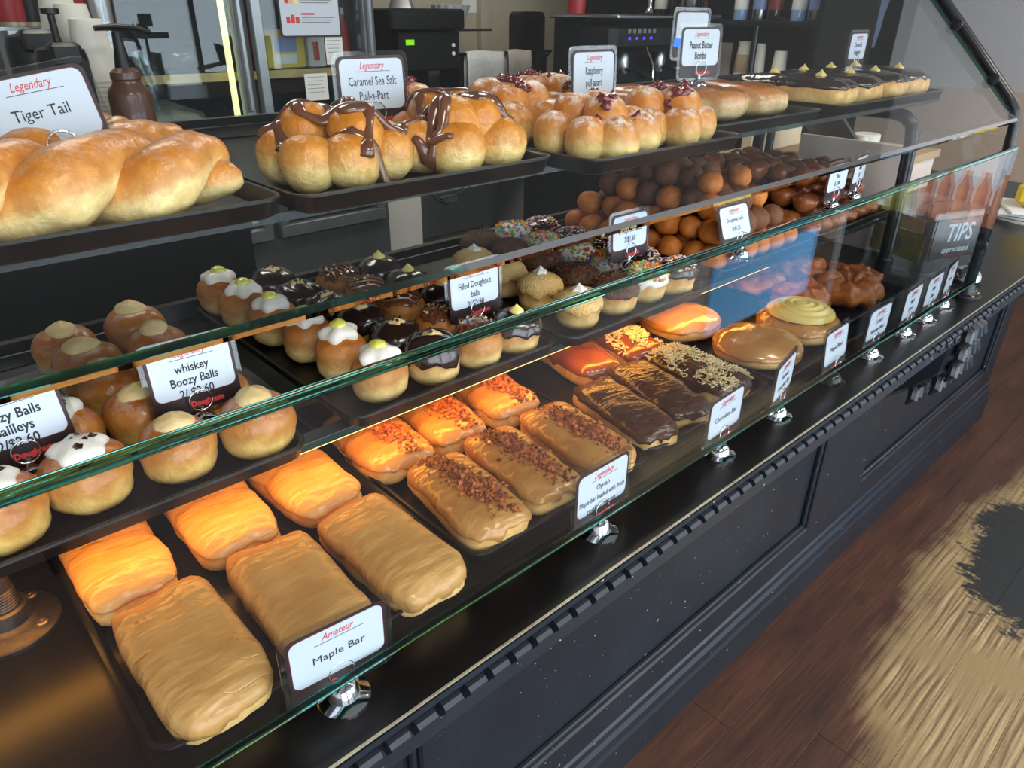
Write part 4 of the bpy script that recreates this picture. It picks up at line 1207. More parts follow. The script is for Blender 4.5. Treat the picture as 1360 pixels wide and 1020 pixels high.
def pull_apart(x, y, kind, label, seed, nb=6, rad=0.056, r=0.036, top=3, z=TZ, rz=0.0):
    t = thing('pull_apart', (x, y, z), label, 'pull-apart', 'caramel pull-aparts' if kind == 'caramel' else 'raspberry pull-aparts', rz)
    balls = cluster_balls(seed, nb, rad, r, top); rr = random.Random(seed)
    for i, c in enumerate(balls):
        bun = Bun(r * rr.uniform(0.95, 1.06), r * rr.uniform(0.95, 1.06), r * 1.95, 2.3, 2.05, 0.004, 22, seed * 31 + i, zmin=-0.93)
        o = put('dough_ball', bun.body('dough_pull' if kind == 'caramel' else 'dough_sugar', 24, 14, 0.62 if i < nb + 1 else 0.8, 0.42), t, loc=(c.x, c.y, max(0, c.z - r * 0.93)), rot=(0, 0, rr.uniform(0, 6)))
    if kind == 'caramel':
        for k in range(4):
            ph = rr.uniform(0, 6); ang = rr.uniform(0, pi); amp = rr.uniform(0.012, 0.022); off = rr.uniform(-0.03, 0.03)
            pts = []
            for i in range(46):
                f = i / 45 * 2 - 1
                u_ = f * (rad + r * 0.55); v_ = off + amp * sin(f * 5 + ph)
                xx = u_ * cos(ang) - v_ * sin(ang); yy = u_ * sin(ang) + v_ * cos(ang)
                pts.append(Vector((xx, yy, heap_top(balls, r, xx, yy))))
            for _ in range(3):
                pts = [pts[0]] + [Vector((pts[i].x, pts[i].y, max(pts[i].z, (pts[i - 1].z + pts[i].z + pts[i + 1].z) / 3))) for i in range(1, len(pts) - 1)] + [pts[-1]]
            m = MB(); m.tube([p + Vector((0, 0, 0.0012)) for p in pts], [0.0062 + 0.0016 * sin(i * 0.7 + ph) for i in range(46)], 10, 0, True, 0.6)
            m.put('caramel_drizzle', 'drizzle', t, auto=None)
        bl = balls[-1]
        put('caramel_pool', dollop(0.020, 0.007, 'drizzle', seed, 3, name='caramel_pool'), t, loc=(bl.x, bl.y, bl.z + r * 0.92 - 0.002))
    else:
        for k in range(4):
            a = rr.uniform(0, 6.28); q = rr.uniform(0.02, rad * 0.95); xx, yy = q * cos(a), q * sin(a)
            m = MB()
            for g_ in range(7):
                px_, py_ = xx + rr.gauss(0, 0.006), yy + rr.gauss(0, 0.006)
                chunk(m, Vector((px_, py_, heap_top(balls, r, px_, py_) + 0.001)), rr.uniform(0.006, 0.010), 0, rr)
            m.put('raspberry_jam', 'jam', t, auto=None)
    return t


def at(px, py, z): p = PZ(px, py, z); return p.x, p.y


for i, (x, y, kind, lab, nb, rad, r, top) in enumerate([
        (0.392, 0.335, 'caramel', 'caramel-drizzled pull-apart cluster in front of its sign card', 7, 0.056, 0.0285, 3),
        (0.535, 0.318, 'caramel', 'large caramel-drizzled pull-apart at the right of its tray', 6, 0.056, 0.030, 4),
        (0.560, 0.480, 'raspberry', 'raspberry pull-apart heaped behind the caramel ones', 6, 0.056, 0.031, 4),
        (0.715, 0.262, 'raspberry', 'sugar-dusted raspberry pull-apart below its sign card', 7, 0.056, 0.028, 3),
        (0.852, 0.265, 'raspberry', 'sugar-dusted raspberry pull-apart at the right front of its tray', 7, 0.052, 0.027, 3),
        (0.695, 0.410, 'raspberry', 'raspberry pull-apart behind, at the left of its sign card', 6, 0.056, 0.031, 4),
        (0.835, 0.470, 'raspberry', 'raspberry pull-apart behind, at the right of its sign card', 6, 0.054, 0.030, 3)]):
    pull_apart(x, y, kind, lab, 500 + i, nb, rad, r, top)
# long glazed bars
for i, (x, y, lab) in enumerate([(1.015, 0.425, 'long glazed bar at the left below the peanut butter card'), (1.122, 0.405, 'long glazed bar in the middle of its upper tray'), (1.230, 0.395, 'long glazed bar with pale sides at the right end of its upper tray')]):
    t, bun = make_bar('glazed_long_bar', lab, 'glazed bar', x, y, 0.0, 0.052, 0.100, 0.056, 'dough_loaf', None, 560 + i, 'long glazed bars', z=TZ, ne=4.0)
# chocolate eclairs
for i in range(4):
    x = 1.440 + 0.120 * i
    t, bun = make_bar('chocolate_eclair', 'chocolate-topped eclair, %s of four on the upper far tray' % ['nearest', 'second', 'third', 'farthest'][i], 'eclair', x, 0.385, 0.0, 0.060, 0.115, 0.058, 'dough_bar', 'dark_choc', 580 + i, 'chocolate eclairs', te=0.42, z=TZ, ne=4.0)
    for yy in (-0.05, 0.045):
        p = bun.top(0.0, yy, 0.003)
        put('cream_peak', dollop(0.010, 0.007, 'cream_yellow', i, 5, 0.006, name='cream_peak'), t, loc=(p.x, p.y, p.z - 0.001))


# ------------------------------------------------------------------ sign cards on ring holders
def sign(x, y, z, lines, label, top='Legendary', rz=0.0, tilt=0.12, w=0.088, h=0.075, lift=0.014, bold=0.0, size=0.0115, scale=1.0, base_mat='chrome', plain=False, squeeze=0.82, foot='bell', roll=0.0):
    t = thing('sign_holder', (x, y, z), label, 'sign', 'sign cards on ring holders', rz)
    t.scale = (scale,) * 3
    m = MB()
    if foot == 'bell':
        m.lathe([(0.0235, 0.0), (0.0235, 0.0015), (0.020, 0.003), (0.0145, 0.005), (0.0125, 0.012), (0.0105, 0.0165), (0.005, 0.0195), (0.0025, 0.024)], 28)
    else:
        m.lathe([(0.023, 0.0), (0.023, 0.0015), (0.0155, 0.004), (0.0145, 0.009), (0.010, 0.0145), (0.004, 0.017), (0.0025, 0.024)], 28)
    m.put('base', base_mat, t, auto=40)
    for k, yy in enumerate((-0.0042, 0.0034)):
        m = MB(); m.tube([(0.0115 * cos(2 * pi * i / 28), yy + (0.0006 if i < 14 else 0), 0.034 + 0.0115 * sin(2 * pi * i / 28)) for i in range(28)], 0.0008, 6, closed=True)
        m.put('ring', 'chrome', t, auto=None)
    cd_ = slab_xz([(a, c + lift + (h + 0.010) / 2) for a, c in rrect(w + 0.010, h + 0.010, 0.009)], -0.0006, 0.0010).put('card', 'laminate', t, False)
    cd_.rotation_euler = (-tilt, roll, 0)
    zc = lift + (h + 0.010) / 2
    slab_xz([(a, c + zc) for a, c in rrect(w, h, 0.008)], -0.0011, -0.0007).put('card_border', 'card_dark', cd_, False)
    slab_xz([(a, c + zc + h * 0.10) for a, c in rrect(w - 0.0056, h * 0.8 - 0.0052, 0.008)], -0.0014, -0.0011).put('card_outline', 'card_maroon', cd_, False)
    slab_xz([(a, c + zc + h * 0.10) for a, c in rrect(w - 0.0068, h * 0.8 - 0.0064, 0.0076)], -0.0017, -0.0014).put('card_face', 'card_white', cd_, False)
    Yt = -0.0019
    zt = zc + h * 0.39
    if not plain:
        lettering(top, 0.0105, 'ink_red', cd_, 0, Yt, zt - 0.002, 0.35, 0.0, None, 0.72)
        boxpart('rule', 'ink_black', cd_, -0.020, 0.024, Yt, Yt + 0.0002, zt - 0.0082, zt - 0.0077)
        lettering('Doughnuts', 0.0085, 'ink_red', cd_, 0.008, Yt + 0.0006, zc - h * 0.40, 0.0, 0.0004, 0.05, 0.9)
        n = len(lines); z0 = zt - 0.0185
        step = 0.0155 if n < 3 else 0.0135
        if n == 1: z0 -= 0.006
        for i, ln_ in enumerate(lines):
            lettering(ln_, size, 'ink_black', cd_, 0, Yt, z0 - step * i, 0.0, bold, w - 0.013, squeeze)
    return t


CZ = CT + 0.0003
sign(0.184, 0.050, CZ, ['Maple Bar'], 'sign card reading "Maple Bar" on a chrome bell holder at the counter front', top='Amateur', rz=-0.10, tilt=-0.05, size=0.0115, squeeze=1.0)
sign(0.517, 0.050, CZ, ['Oprah', 'Maple bar loaded with fresh', 'cooked bacon.'], 'sign card about a maple bar loaded with fresh cooked bacon', tilt=0.0, size=0.0105)
sign(0.762, 0.050, CZ, ['Chocolate Bar'], 'sign card reading "Chocolate Bar" before the chocolate bars', rz=0.05, tilt=0.0, foot='dome')
sign(0.918, 0.052, CZ, ['German', 'Chocolate Bar'], 'sign card turned edge-on next to the coconut bar', rz=0.20, tilt=0.0, foot='dome')
sign(1.085, 0.048, CZ, ['Maple Filled'], 'sign card on a clear plastic foot beside the round doughnuts', rz=0.05, tilt=0.1, base_mat='acrylic', foot='dome')
sign(1.232, 0.050, CZ, ['Custard', 'Bavarian filled'], 'sign card on a chrome dome before the fritter tray', rz=0.0, tilt=0.0, foot='dome')
sign(1.375, 0.050, CZ, ['Apple', 'Fritter'], 'third sign card from the far guard post, chrome dome foot', rz=0.05, tilt=0.0, foot='dome')
sign(1.478, 0.050, CZ, ['Bear', 'Claw'], 'second sign card from the far guard post, overlapping the third', rz=0.04, tilt=0.0, foot='dome', bold=0.0003)
sign(1.582, 0.055, CZ, ['Fritter'], 'sign card nearest the far guard post, seen edge-on', rz=0.13, tilt=0.0, foot='dome')
SZ = MZ + 0.0005
sign(0.205, 0.340, SZ + 0.020, ['whiskey', 'Boozy Balls', '2/ $2.60'], 'sign card reading "whiskey Boozy Balls 2/ $2.60" on the lower shelf', rz=-0.04, tilt=0.10, bold=0.00022, size=0.0128, lift=0.016, foot='dome')
sign(0.048, 0.348, SZ + 0.020, ['Boozy Balls', 'Bailleys', '2/$2.60'], 'sign card reading "Boozy Balls" cut by the left frame edge', rz=-0.05, tilt=0.10, bold=0.00025, size=0.0135, roll=-0.05, lift=0.016, foot='dome')
sign(0.585, 0.345, SZ + 0.022, ['Filled Doughnut', 'balls', '2/ $2.60'], 'sign card reading "Filled Doughnut balls" among the filled balls', rz=-0.02, tilt=0.06, size=0.0125, bold=0.0001, squeeze=0.7, foot='dome')
sign(0.905, 0.340, SZ + 0.040, ['Doughnut Balls', '2/$1.60'], 'sign card reading "Doughnut Balls 2/$1.60" among the sprinkled balls', rz=-0.02, tilt=0.06, size=0.0130, bold=0.0001, squeeze=0.7, foot='dome')
sign(1.135, 0.272, SZ + 0.030, ['Doughnut Solo', '$/$1.25'], 'sign card leaning before the golden doughnut holes', rz=-0.05, tilt=0.35, size=0.010, squeeze=0.8, foot='dome')
sign(1.530, 0.300, SZ + 0.050, ['Box', '$ 3.00'], 'sign card standing in the glazed bites, nearer of two', rz=0.0, tilt=0.0, size=0.012, bold=0.0002, foot='dome')
sign(1.655, 0.310, SZ + 0.050, ['Bites', '1.25'], 'sign card standing in the glazed bites, turned away, farther of two', rz=0.14, tilt=0.0, size=0.012, bold=0.0002, foot='dome')
UZ = TZ + 0.0005
sign(0.148, 0.362, UZ + 0.022, ['Tiger Tail'], 'sign card reading "Tiger Tail" among the braided twists', rz=-0.22, tilt=0.28, size=0.0135, squeeze=0.85, foot='dome', roll=-0.17)
sign(0.483, 0.400, UZ + 0.020, ['Caramel Sea Salt', 'Pull-a-Part'], 'sign card reading "Caramel Sea Salt Pull-a-Part" on the upper shelf', rz=-0.05, tilt=0.05, size=0.0135, squeeze=0.68, foot='dome')
sign(0.820, 0.362, UZ + 0.020, ['Raspberry', 'pull-apart'], 'sign card reading "Raspberry pull-apart" on the upper shelf', rz=-0.02, tilt=0.04, size=0.0140, squeeze=0.62, foot='dome')
t = sign(1.100, 0.380, UZ + 0.046, ['Peanut Butter', 'Bombs'], 'sign card reading "Peanut Butter" with a blue tab', rz=-0.18, tilt=0.05, size=0.0150, bold=0.0003, squeeze=0.62, foot='dome')
boxpart('blue_tab', 'tape_blue', t, -0.062, -0.046, 0.001, 0.0016, 0.066, 0.078)
sign(1.195, 0.470, UZ + 0.070, [], 'blank sign card behind the peanut butter card', rz=-0.1, tilt=0.0, plain=True, foot='dome')
sign(1.845, 0.455, UZ + 0.030, ['Cocoa De', 'Guapton'], 'small sign card standing behind the chocolate eclairs', rz=0.0, tilt=0.0, size=0.0150, bold=0.0002, squeeze=0.62, foot='dome')

# ------------------------------------------------------------------ hanging cable under the upper shelf
cb_ = thing('power_cable', (0.60, 0.62, TS - 0.008), 'black cable with plug connector hanging under the upper shelf', 'cable')
q0 = PY(572, 255, 0.60); q1 = PY(622, 245, 0.60); qm = PY(590, 268, 0.60); qp = PY(602, 262, 0.60)
off = cb_.location
m = MB(); m.tube([Vector((q0.x, q0.y, TS - 0.008)) - off, q0 - off, (q0 + qm) / 2 - off + Vector((0, 0, -0.006)), qm - off, qp - off, q1 - off + Vector((0, 0, -0.003)), Vector((q1.x, q1.y, TS - 0.008)) - off], 0.0025, 8); m.put('cable', 'black_plastic', cb_)
m = MB(); c0 = (qm + qp) / 2 - off; m.box(c0.x - 0.016, c0.x + 0.016, c0.y - 0.006, c0.y + 0.006, c0.z - 0.006, c0.z + 0.007, 0, 0.002); m.put('connector', 'black_plastic', cb_)

# ------------------------------------------------------------------ end of the counter: board, tip box, bell
gb = boxpart('grey_board_panel', 'grey_board', None, 1.862, 1.872, 0.300, 0.560, CT + 0.0005, 1.178, 0.002)
tag(gb, 'plain grey-brown board standing upright behind the far hoop tube', 'board')
tb = thing('tip_box', (1.885, 0.215, CT), 'clear acrylic tip box with banknote print and TIPS lettering', 'tip box', None, -0.36)
bx = MB(); w = 0.085; H = 0.135
for (a, b2, c2, d2, z0_, z1_) in [(-w, w, -w, -w + 0.004, 0, H), (-w, w, w - 0.004, w, 0, H), (-w, -w + 0.004, -w + 0.004, w - 0.004, 0, H), (w - 0.004, w, -w + 0.004, w - 0.004, 0, H), (-w, w, -w, w, H, H + 0.004)]:
    bx.box(a, b2, c2, d2, z0_, z1_)
bx.put('acrylic_walls', 'acrylic', tb, False)
boxpart('slot', 'black_plastic', tb, -0.03, 0.03, -0.004, 0.004, H + 0.004, H + 0.0046)
boxpart('banknote_print', 'bill_green', tb, -w - 0.0012, -w - 0.0002, -0.07, 0.075, 0.02, 0.085)
boxpart('banknote_fold', 'kraft', tb, -w - 0.0012, -w - 0.0002, -0.06, 0.065, 0.087, 0.118)
m = MB(); m.lathe([(0.018, 0), (0.018, 0.001)], 20); m.put('banknote_seal', 'ink_grey', tb, loc=(-w - 0.0014, 0.0, 0.05), rot=(0, -pi / 2, 0))
boxpart('sign_face', 'dark_glass', tb, -0.078, 0.078, -w - 0.0012, -w - 0.0002, 0.03, 0.12)
lettering('TIPS', 0.058, 'card_white', tb, 0, -w - 0.0014, 0.088, 0.12, 0.001, 0.13, 0.8)
lettering('appreciated', 0.020, 'card_white', tb, 0, -w - 0.0014, 0.050, 0.12, 0.0, 0.12, 0.9)
lettering('THANK YOU', 0.012, 'card_maroon', tb, 0, -w - 0.0014, 0.034, 0.0, 0.0, 0.10, 0.9)
bl = thing('counter_bell', (1.790, 0.080, CT), 'small chrome counter bell beside the tip box', 'bell')
m = MB(); m.lathe([(0.034, 0), (0.034, 0.004), (0.030, 0.006)], 28); m.put('base', 'black_plastic', bl)
m = MB(); m.lathe([(0.033, 0.008)] + [(0.033 * cos(a * pi / 16), 0.008 + 0.028 * sin(a * pi / 16)) for a in range(1, 8)] + [(0.004, 0.036)], 28); m.put('dome', 'chrome', bl)
m = MB(); m.lathe([(0.0025, 0.036), (0.0025, 0.044), (0.005, 0.045), (0.0045, 0.048), (0.001, 0.049)], 14); m.put('button', 'chrome', bl)
ep = glass_slab('end_glass', 1.712, 1.716, 0.056, 0.225, CT + 0.012, 1.24, 'pane_glass', 'narrow glass side pane beyond the far guard post', 'glass pane')

# ------------------------------------------------------------------ register shelf behind the board
rs = thing('counter_box', (2.25, 0.95, CT), 'low grey box with a brown lid behind the upright board', 'box')
boxpart('body', 'grey_board', rs, -0.10, 0.55, -0.42, 0.02, 0.0005, 0.10)
boxpart('lid', 'kraft', rs, -0.11, 0.56, -0.43, 0.03, 0.10, 0.125)
tbx = boxpart('dark_tablet', 'tablet_dark', None, -0.11, 0.11, -0.085, 0.085, -0.006, 0.006, 0.003, loc=(2.30, 0.70, 1.145), rot=(0.9, 0.25, 0.9))
tag(tbx, 'dark flat screen panel leaning on the low grey box behind the board', 'screen')
m = MB(); m.tube([(-0.11, 0, 0), (0.11, 0, 0)], 0.014, 16)
tag(m.put('paper_roll', 'paper', None, loc=(2.22, 0.555, 1.09), rot=(0, -0.2, 0.3)), 'white paper tube lying before the dark screen', 'paper roll')
m = MB(); m.lathe([(0.038, 0), (0.040, 0.003), (0.040, 0.072), (0.036, 0.075)], 20)
tag(m.put('label_jar', 'paper_cup', None, loc=(2.42, 0.62, 1.0455)), 'small pale jar with a printed label on the low grey box', 'jar')
m = MB(); m.box(-0.16, 0.16, -0.02, 0.02, 0, 0.24, 0, 0.004)
tag(m.put('cream_carton', 'cream_plastic', None, loc=(2.35, 0.90, 1.0455)), 'cream coloured carton standing on the low grey box', 'carton')
# yellow packet and papers on a stand near the wall
pp = PZ(1368, 290, CT)
for i in range(4):
    o = boxpart('paper_sheet', 'paper', None, -0.10, 0.10, -0.08, 0.08, 0, 0.006, loc=(pp.x, pp.y, CT + 0.0005 + 0.0095 * i), rot=(0, 0, 0.3 * i - 0.4))
    tag(o, 'white paper sheet, %s of the small stack below the yellow packet' % ['bottom', 'second', 'third', 'top'][i], 'paper', 'stacked paper sheets')
m = MB(); m.box(-0.07, 0.07, -0.045, 0.045, 0, 0.075, 0, 0.018)
tag(m.put('yellow_packet', 'yellow_pack', None, loc=(pp.x + 0.01, pp.y, CT + 0.037)), 'bright yellow packet lying on papers at the right frame edge', 'packet')

# ------------------------------------------------------------------ glass-door fridge behind
FY = 2.90
fr = thing('glass_door_fridge', (0, FY, 0), 'tall grey fridge with two glass doors behind the counter', 'fridge')
FX0, FX1, FD = 0.55, 2.10, 0.60
boxpart('base', 'fridge_grey', fr, FX0, FX1, 0.0, FD, 0.02, 0.46)
boxpart('grille_line', 'fridge_dark', fr, FX0 + 0.02, FX1 - 0.02, -0.004, 0.0, 0.20, 0.22)
boxpart('back_panel', 'fridge_dark', fr, FX0, FX1, FD - 0.03, FD, 0.46, 2.15)
boxpart('header', 'fridge_grey', fr, FX0, FX1, 0, FD, 2.05, 2.2)
boxpart('side_panel', 'fridge_grey', fr, FX0, FX0 + 0.03, 0, FD - 0.03, 0.46, 2.05)
boxpart('side_panel', 'fridge_grey', fr, FX1 - 0.03, FX1, 0, FD - 0.03, 0.46, 2.05)
boxpart('centre_mullion', 'fridge_grey', fr, 1.445, 1.475, 0.02, 0.10, 0.46, 2.05)
for zz in (0.86, 1.20, 1.53):
    boxpart('shelf', 'fridge_dark', fr, FX0 + 0.03, FX1 - 0.03, 0.10, FD - 0.03, zz - 0.012, zz)
    boxpart('shelf_edge', 'wood_shelf', fr, FX0 + 0.03, FX1 - 0.03, 0.085, 0.10, zz - 0.03, zz + 0.004)
for (xa, xb) in [(0.58, 1.44), (1.48, 2.07)]:
    d_ = thing_ = bpy.data.objects.new('door', None); COL.objects.link(d_); d_.parent = fr
    m = MB(); t_ = 0.045
    m.box(xa, xb, -0.03, 0.01, 0.47, 0.53, 0, 0.004); m.box(xa, xb, -0.03, 0.01, 1.99, 2.04, 0, 0.004)
    m.box(xa, xa + t_, -0.03, 0.01, 0.53, 1.99, 0, 0.004); m.box(xb - t_, xb, -0.03, 0.01, 0.53, 1.99, 0, 0.004)
    m.put('frame', 'alu', d_)
    boxpart('pane', 'fridge_glass', d_, xa + t_, xb - t_, -0.012, -0.006, 0.53, 1.99)
    boxpart('handle', 'alu', d_, xb - 0.035, xb - 0.012, -0.055, -0.03, 1.05, 1.5, 0.005)
boxpart('light_tube', 'tube_light', fr, 1.372, 1.392, 0.03, 0.05, 0.55, 1.95)
# things in the fridge
def pack(name, mat, x, z, w, h, d, label, cat, group=None, y=FY + 0.14, extra=None):
    t = thing(name, (x, y, z + 0.0005), label, cat, group)
    boxpart('packet', mat, t, -w / 2, w / 2, 0, d, 0, h, 0.006)
    if extra: extra(t, w, h)
    return t
pack('cake_packet', 'yellow_pack', 1.70, 1.204, 0.20, 0.165, 0.06, 'yellow packet with a picture window on the fridge shelf', 'packet',
     extra=lambda t, w, h: (boxpart('window', 'pack_blue', t, -0.055, 0.055, -0.0012, -0.0002, 0.07, 0.13), boxpart('label', 'paper', t, -0.05, 0.05, -0.0012, -0.0002, 0.02, 0.06)))
pack('white_carton', 'paper', 1.86, 1.204, 0.09, 0.19, 0.08, 'white carton with red print beside the yellow fridge packet', 'carton', extra=lambda t, w, h: boxpart('print', 'ink_red', t, -0.02, 0.01, -0.0012, -0.0002, 0.03, 0.11))
pack('red_packet', 'ink_red', 1.575, 1.204, 0.045, 0.19, 0.06, 'narrow red packet at the left of the yellow fridge packet', 'packet')
for i, x in enumerate((1.955, 2.02)):
    m = MB(); m.lathe([(0.026, 0), (0.028, 0.01), (0.028, 0.12), (0.024, 0.16), (0.011, 0.20), (0.011, 0.225), (0.0, 0.226)], 18)
    b2 = thing('sauce_bottle', (x, FY + 0.16, 1.2045), 'red sauce bottle with white cap on the fridge shelf, %s' % ['left one', 'right one by the frame'][i], 'bottle', 'red bottles in the fridge')
    m.put('body', 'ink_red', b2); m = MB(); m.lathe([(0.013, 0), (0.012, 0.03), (0.0, 0.032)], 14); m.put('cap', 'white_plastic', b2, loc=(0, 0, 0.226))
for i in range(10):
    m = MB(); m.lathe([(0.020, 0), (0.021, 0.05), (0.0, 0.052)], 12)
    tag(m.put('small_cup', 'white_plastic' if i % 2 else 'pvc', None, loc=(1.60 + 0.045 * i, FY + 0.15 + 0.03 * (i % 2), 0.8645)), 'small pale lidded cup, %s from the left on the low fridge shelf' % NTH[i], 'cup', 'small cups in the fridge')
def lump(name, x, y, z, a, b2, h, mat, label, cat, seed, disp=0.03):
    bun = Bun(a, b2, h, 2.4, 2.2, disp, 9, seed)
    me = bun.body(mat, 40, 22); me.name = name
    return tag(put(name, me, None, loc=(x, y, z + 0.0005)), label, cat)
lump('wrapped_loaf', 0.90, FY + 0.30, 1.204, 0.20, 0.14, 0.20, 'plastic_film', 'clear film bundle on the middle fridge shelf', 'plastic bag', 1)
lump('wrapped_loaf', 1.12, FY + 0.31, 0.864, 0.22, 0.15, 0.22, 'towel_grey', 'large pale wrapped bundle on the low fridge shelf', 'bundle', 2)
lump('wrapped_loaf', 0.84, FY + 0.30, 0.864, 0.10, 0.14, 0.17, 'towel_grey', 'smaller pale wrapped bundle on the low fridge shelf', 'bundle', 3)
lump('green_bundle', 1.26, FY + 0.26, 1.204, 0.09, 0.10, 0.13, 'plastic_film', 'crumpled clear bag by the fridge light tube', 'plastic bag', 4)
# hanging film strip
m = MB(); m.tube([(0, 0, 0), (0.03, -0.005, -0.1), (0.05, 0.0, -0.22), (0.08, 0.0, -0.33)], [0.03, 0.05, 0.04, 0.015], 10, 0, True, 0.2)
tag(m.put('film_wrap', 'plastic_film', None, loc=(1.02, FY + 0.06, 1.30)), 'strip of clear film hanging inside the left fridge door', 'plastic film')
# menu sheet and notes stuck on the right door
mn = thing('menu_sheet', (1.76, FY - 0.0125, 1.37), 'white drinks menu sheet with red headings on the fridge door', 'menu')
slab_xz([(a, c + 0.14) for a, c in rrect(0.30, 0.34, 0.012)], -0.004, 0).put('backing', 'card_dark', mn, False)
slab_xz([(a, c + 0.14) for a, c in rrect(0.285, 0.325, 0.010)], -0.0046, -0.004).put('sheet', 'card_white', mn, False)
for k in range(4):
    zc = 0.02 + 0.078 * k
    boxpart('heading', 'ink_red', mn, -0.045, 0.02 + 0.01 * (k % 2), -0.0052, -0.0047, zc + 0.040, zc + 0.047)
    for q in range(3): boxpart('text_line', 'ink_grey', mn, -0.045, 0.12 - 0.012 * q, -0.0052, -0.0047, zc + 0.028 - 0.010 * q, zc + 0.0315 - 0.010 * q)
    for q in range(3):
        boxpart('drink_picture', ['ink_red', 'ink_red', 'juice_orange', 'juice_lime'][k if k < 1 else (k + q) % 4], mn, -0.118 + 0.022 * q, -0.100 + 0.022 * q, -0.0052, -0.0047, zc + 0.006, zc + 0.032 + 0.008 * ((q + k) % 2))
for i, (x, z, w, h, lab) in enumerate([(1.755, 1.075, 0.115, 0.115, 'handwritten note taped low on the right fridge door'), (1.865, 1.225, 0.09, 0.115, 'handwritten note stuck below the menu sheet on the fridge')]):
    nt_ = thing('paper_note', (x, FY - 0.0125, z), lab, 'note')
    boxpart('sheet', 'paper', nt_, -w / 2, w / 2, -0.0012, 0, 0, h)
    for q in range(5): boxpart('text_line', 'ink_grey', nt_, -w * 0.4, w * (0.36 - 0.05 * (q % 3)), -0.0016, -0.0012, h * (0.86 - 0.14 * q), h * (0.88 - 0.14 * q))

# ------------------------------------------------------------------ black cabinet, cups, pumps at the left behind the case
bc = thing('black_cabinet', (0, 1.15, 0), 'black back cabinet behind the left trays with cups and pumps on it', 'cabinet')
boxpart('body', 'matte_black', bc, -0.9, 0.62, 0, 0.55, 0, 1.10)
boxpart('top', 'black_laminate', bc, -0.91, 0.63, -0.01, 0.56, 1.10, 1.125)
BT = 1.1255
def cup(m, x, y, z, h=0.105, r0=0.029, r1=0.041):
    m.lathe([(r1, 0), (r1 + 0.0018, 0.001), (r1 + 0.0018, 0.004), (r1, 0.005), (r0, h), (r0 - 0.002, h + 0.0005), (r0 - 0.004, h - 0.004)], 24, 0, x, y)
def cup_stack(px, top_py, y, n, label, zb=BT, grp='paper cup stacks', step=0.0085, h=0.11):
    p = PY(px, top_py, y)
    ztop = p.z; n = max(1, int((ztop - zb - h) / step) + 1)
    for i in range(n):
        m = MB(); cup(m, 0, 0, 0, h)
        if i == 0:
            me = m.mesh('paper_cup', ['paper_cup'], True, 50)
        o = put('paper_cup', me, None, loc=(p.x, y, zb + step * i))
        tag(o, '%s cup from the top, %s' % (NTH[n - 1 - i], label), 'paper cup', grp)
cup_stack(112, 22, 1.31, 1, 'nearest upside-down white stack by the sauce pump')
cup_stack(92, 4, 1.42, 1, 'middle upside-down white stack behind the black pump')
cup_stack(68, -22, 1.53, 1, 'left upside-down white stack behind the black pump')
# sauce pump bottle
p = PY(171, 120, 1.21)
sb_ = thing('sauce_pump_bottle', (p.x, 1.21, BT), 'brown sauce bottle with a black pump head', 'pump bottle')
zz = p.z - BT
m = MB(); m.lathe([(0.036, 0), (0.038, 0.006), (0.038, zz - 0.01), (0.036, zz), (0.026, zz + 0.012), (0.025, zz + 0.018), (0.027, zz + 0.021), (0.026, zz + 0.032), (0.016, zz + 0.040), (0.0, zz + 0.041)], 28); m.put('bottle', 'sauce_brown', sb_)
m = MB(); m.lathe([(0.015, zz + 0.040), (0.010, zz + 0.075), (0.008, zz + 0.10)], 16); m.put('collar', 'black_plastic', sb_)
m = MB(); m.tube([(-0.035, 0, zz + 0.106), (0.0, 0, zz + 0.108), (0.03, -0.01, zz + 0.106), (0.055, -0.018, zz + 0.098)], [0.007, 0.009, 0.008, 0.006], 10, 0, True, 0.7); m.put('pump_head', 'black_plastic', sb_)
# white spiral bottle
p = PY(147, 125, 1.50)
wb = thing('white_pump_bottle', (p.x, 1.50, BT), 'white ribbed bottle between the cups and the brown pump bottle', 'bottle')
zz = p.z - BT
m = MB(); m.lathe([(0.022, 0), (0.024, zz - 0.05), (0.018, zz - 0.03), (0.023, zz - 0.012), (0.017, zz), (0.021, zz + 0.014), (0.016, zz + 0.024), (0.006, zz + 0.03), (0.005, zz + 0.06)], 20); m.put('body', 'cream_plastic', wb)
# black pumps
for i, (px, py, y, r) in enumerate([(42, 45, 1.36, 0.050), (78, 62, 1.21, 0.042)]):
    p = PY(px, py, y); H_ = p.z - BT
    d_ = thing('drink_dispenser', (p.x, y, BT), ['black coffee dispenser with round logo lid', 'black dispenser with a push pump next to the cups'][i], 'dispenser')
    m = MB(); m.lathe([(r, 0), (r, H_ - 0.02), (r * 0.92, H_ - 0.004), (r * 0.6, H_), (0, H_ + 0.001)], 28); m.put('body', 'black_plastic', d_)
    m = MB(); m.box(-r * 0.6, r * 0.6, -r * 1.15, -r * 0.3, H_ - 0.03, H_ + 0.008, 0, 0.006); m.put('lid', 'black_plastic', d_)
    if i == 0:
        m = MB(); m.lathe([(0.016, H_ + 0.0085), (0.016, H_ + 0.0095)], 20, 0, 0, -r * 0.7); o = m.put('logo', 'card_white', d_)
        m = MB(); m.lathe([(0.010, H_ + 0.0097), (0.010, H_ + 0.0105)], 20, 0, 0, -r * 0.7); m.put('logo_centre', 'black_plastic', d_)
    else:
        m = MB(); m.lathe([(0.006, H_), (0.006, H_ + 0.05), (0.015, H_ + 0.052), (0.015, H_ + 0.060), (0.0, H_ + 0.061)], 14); m.put('pump', 'black_plastic', d_)
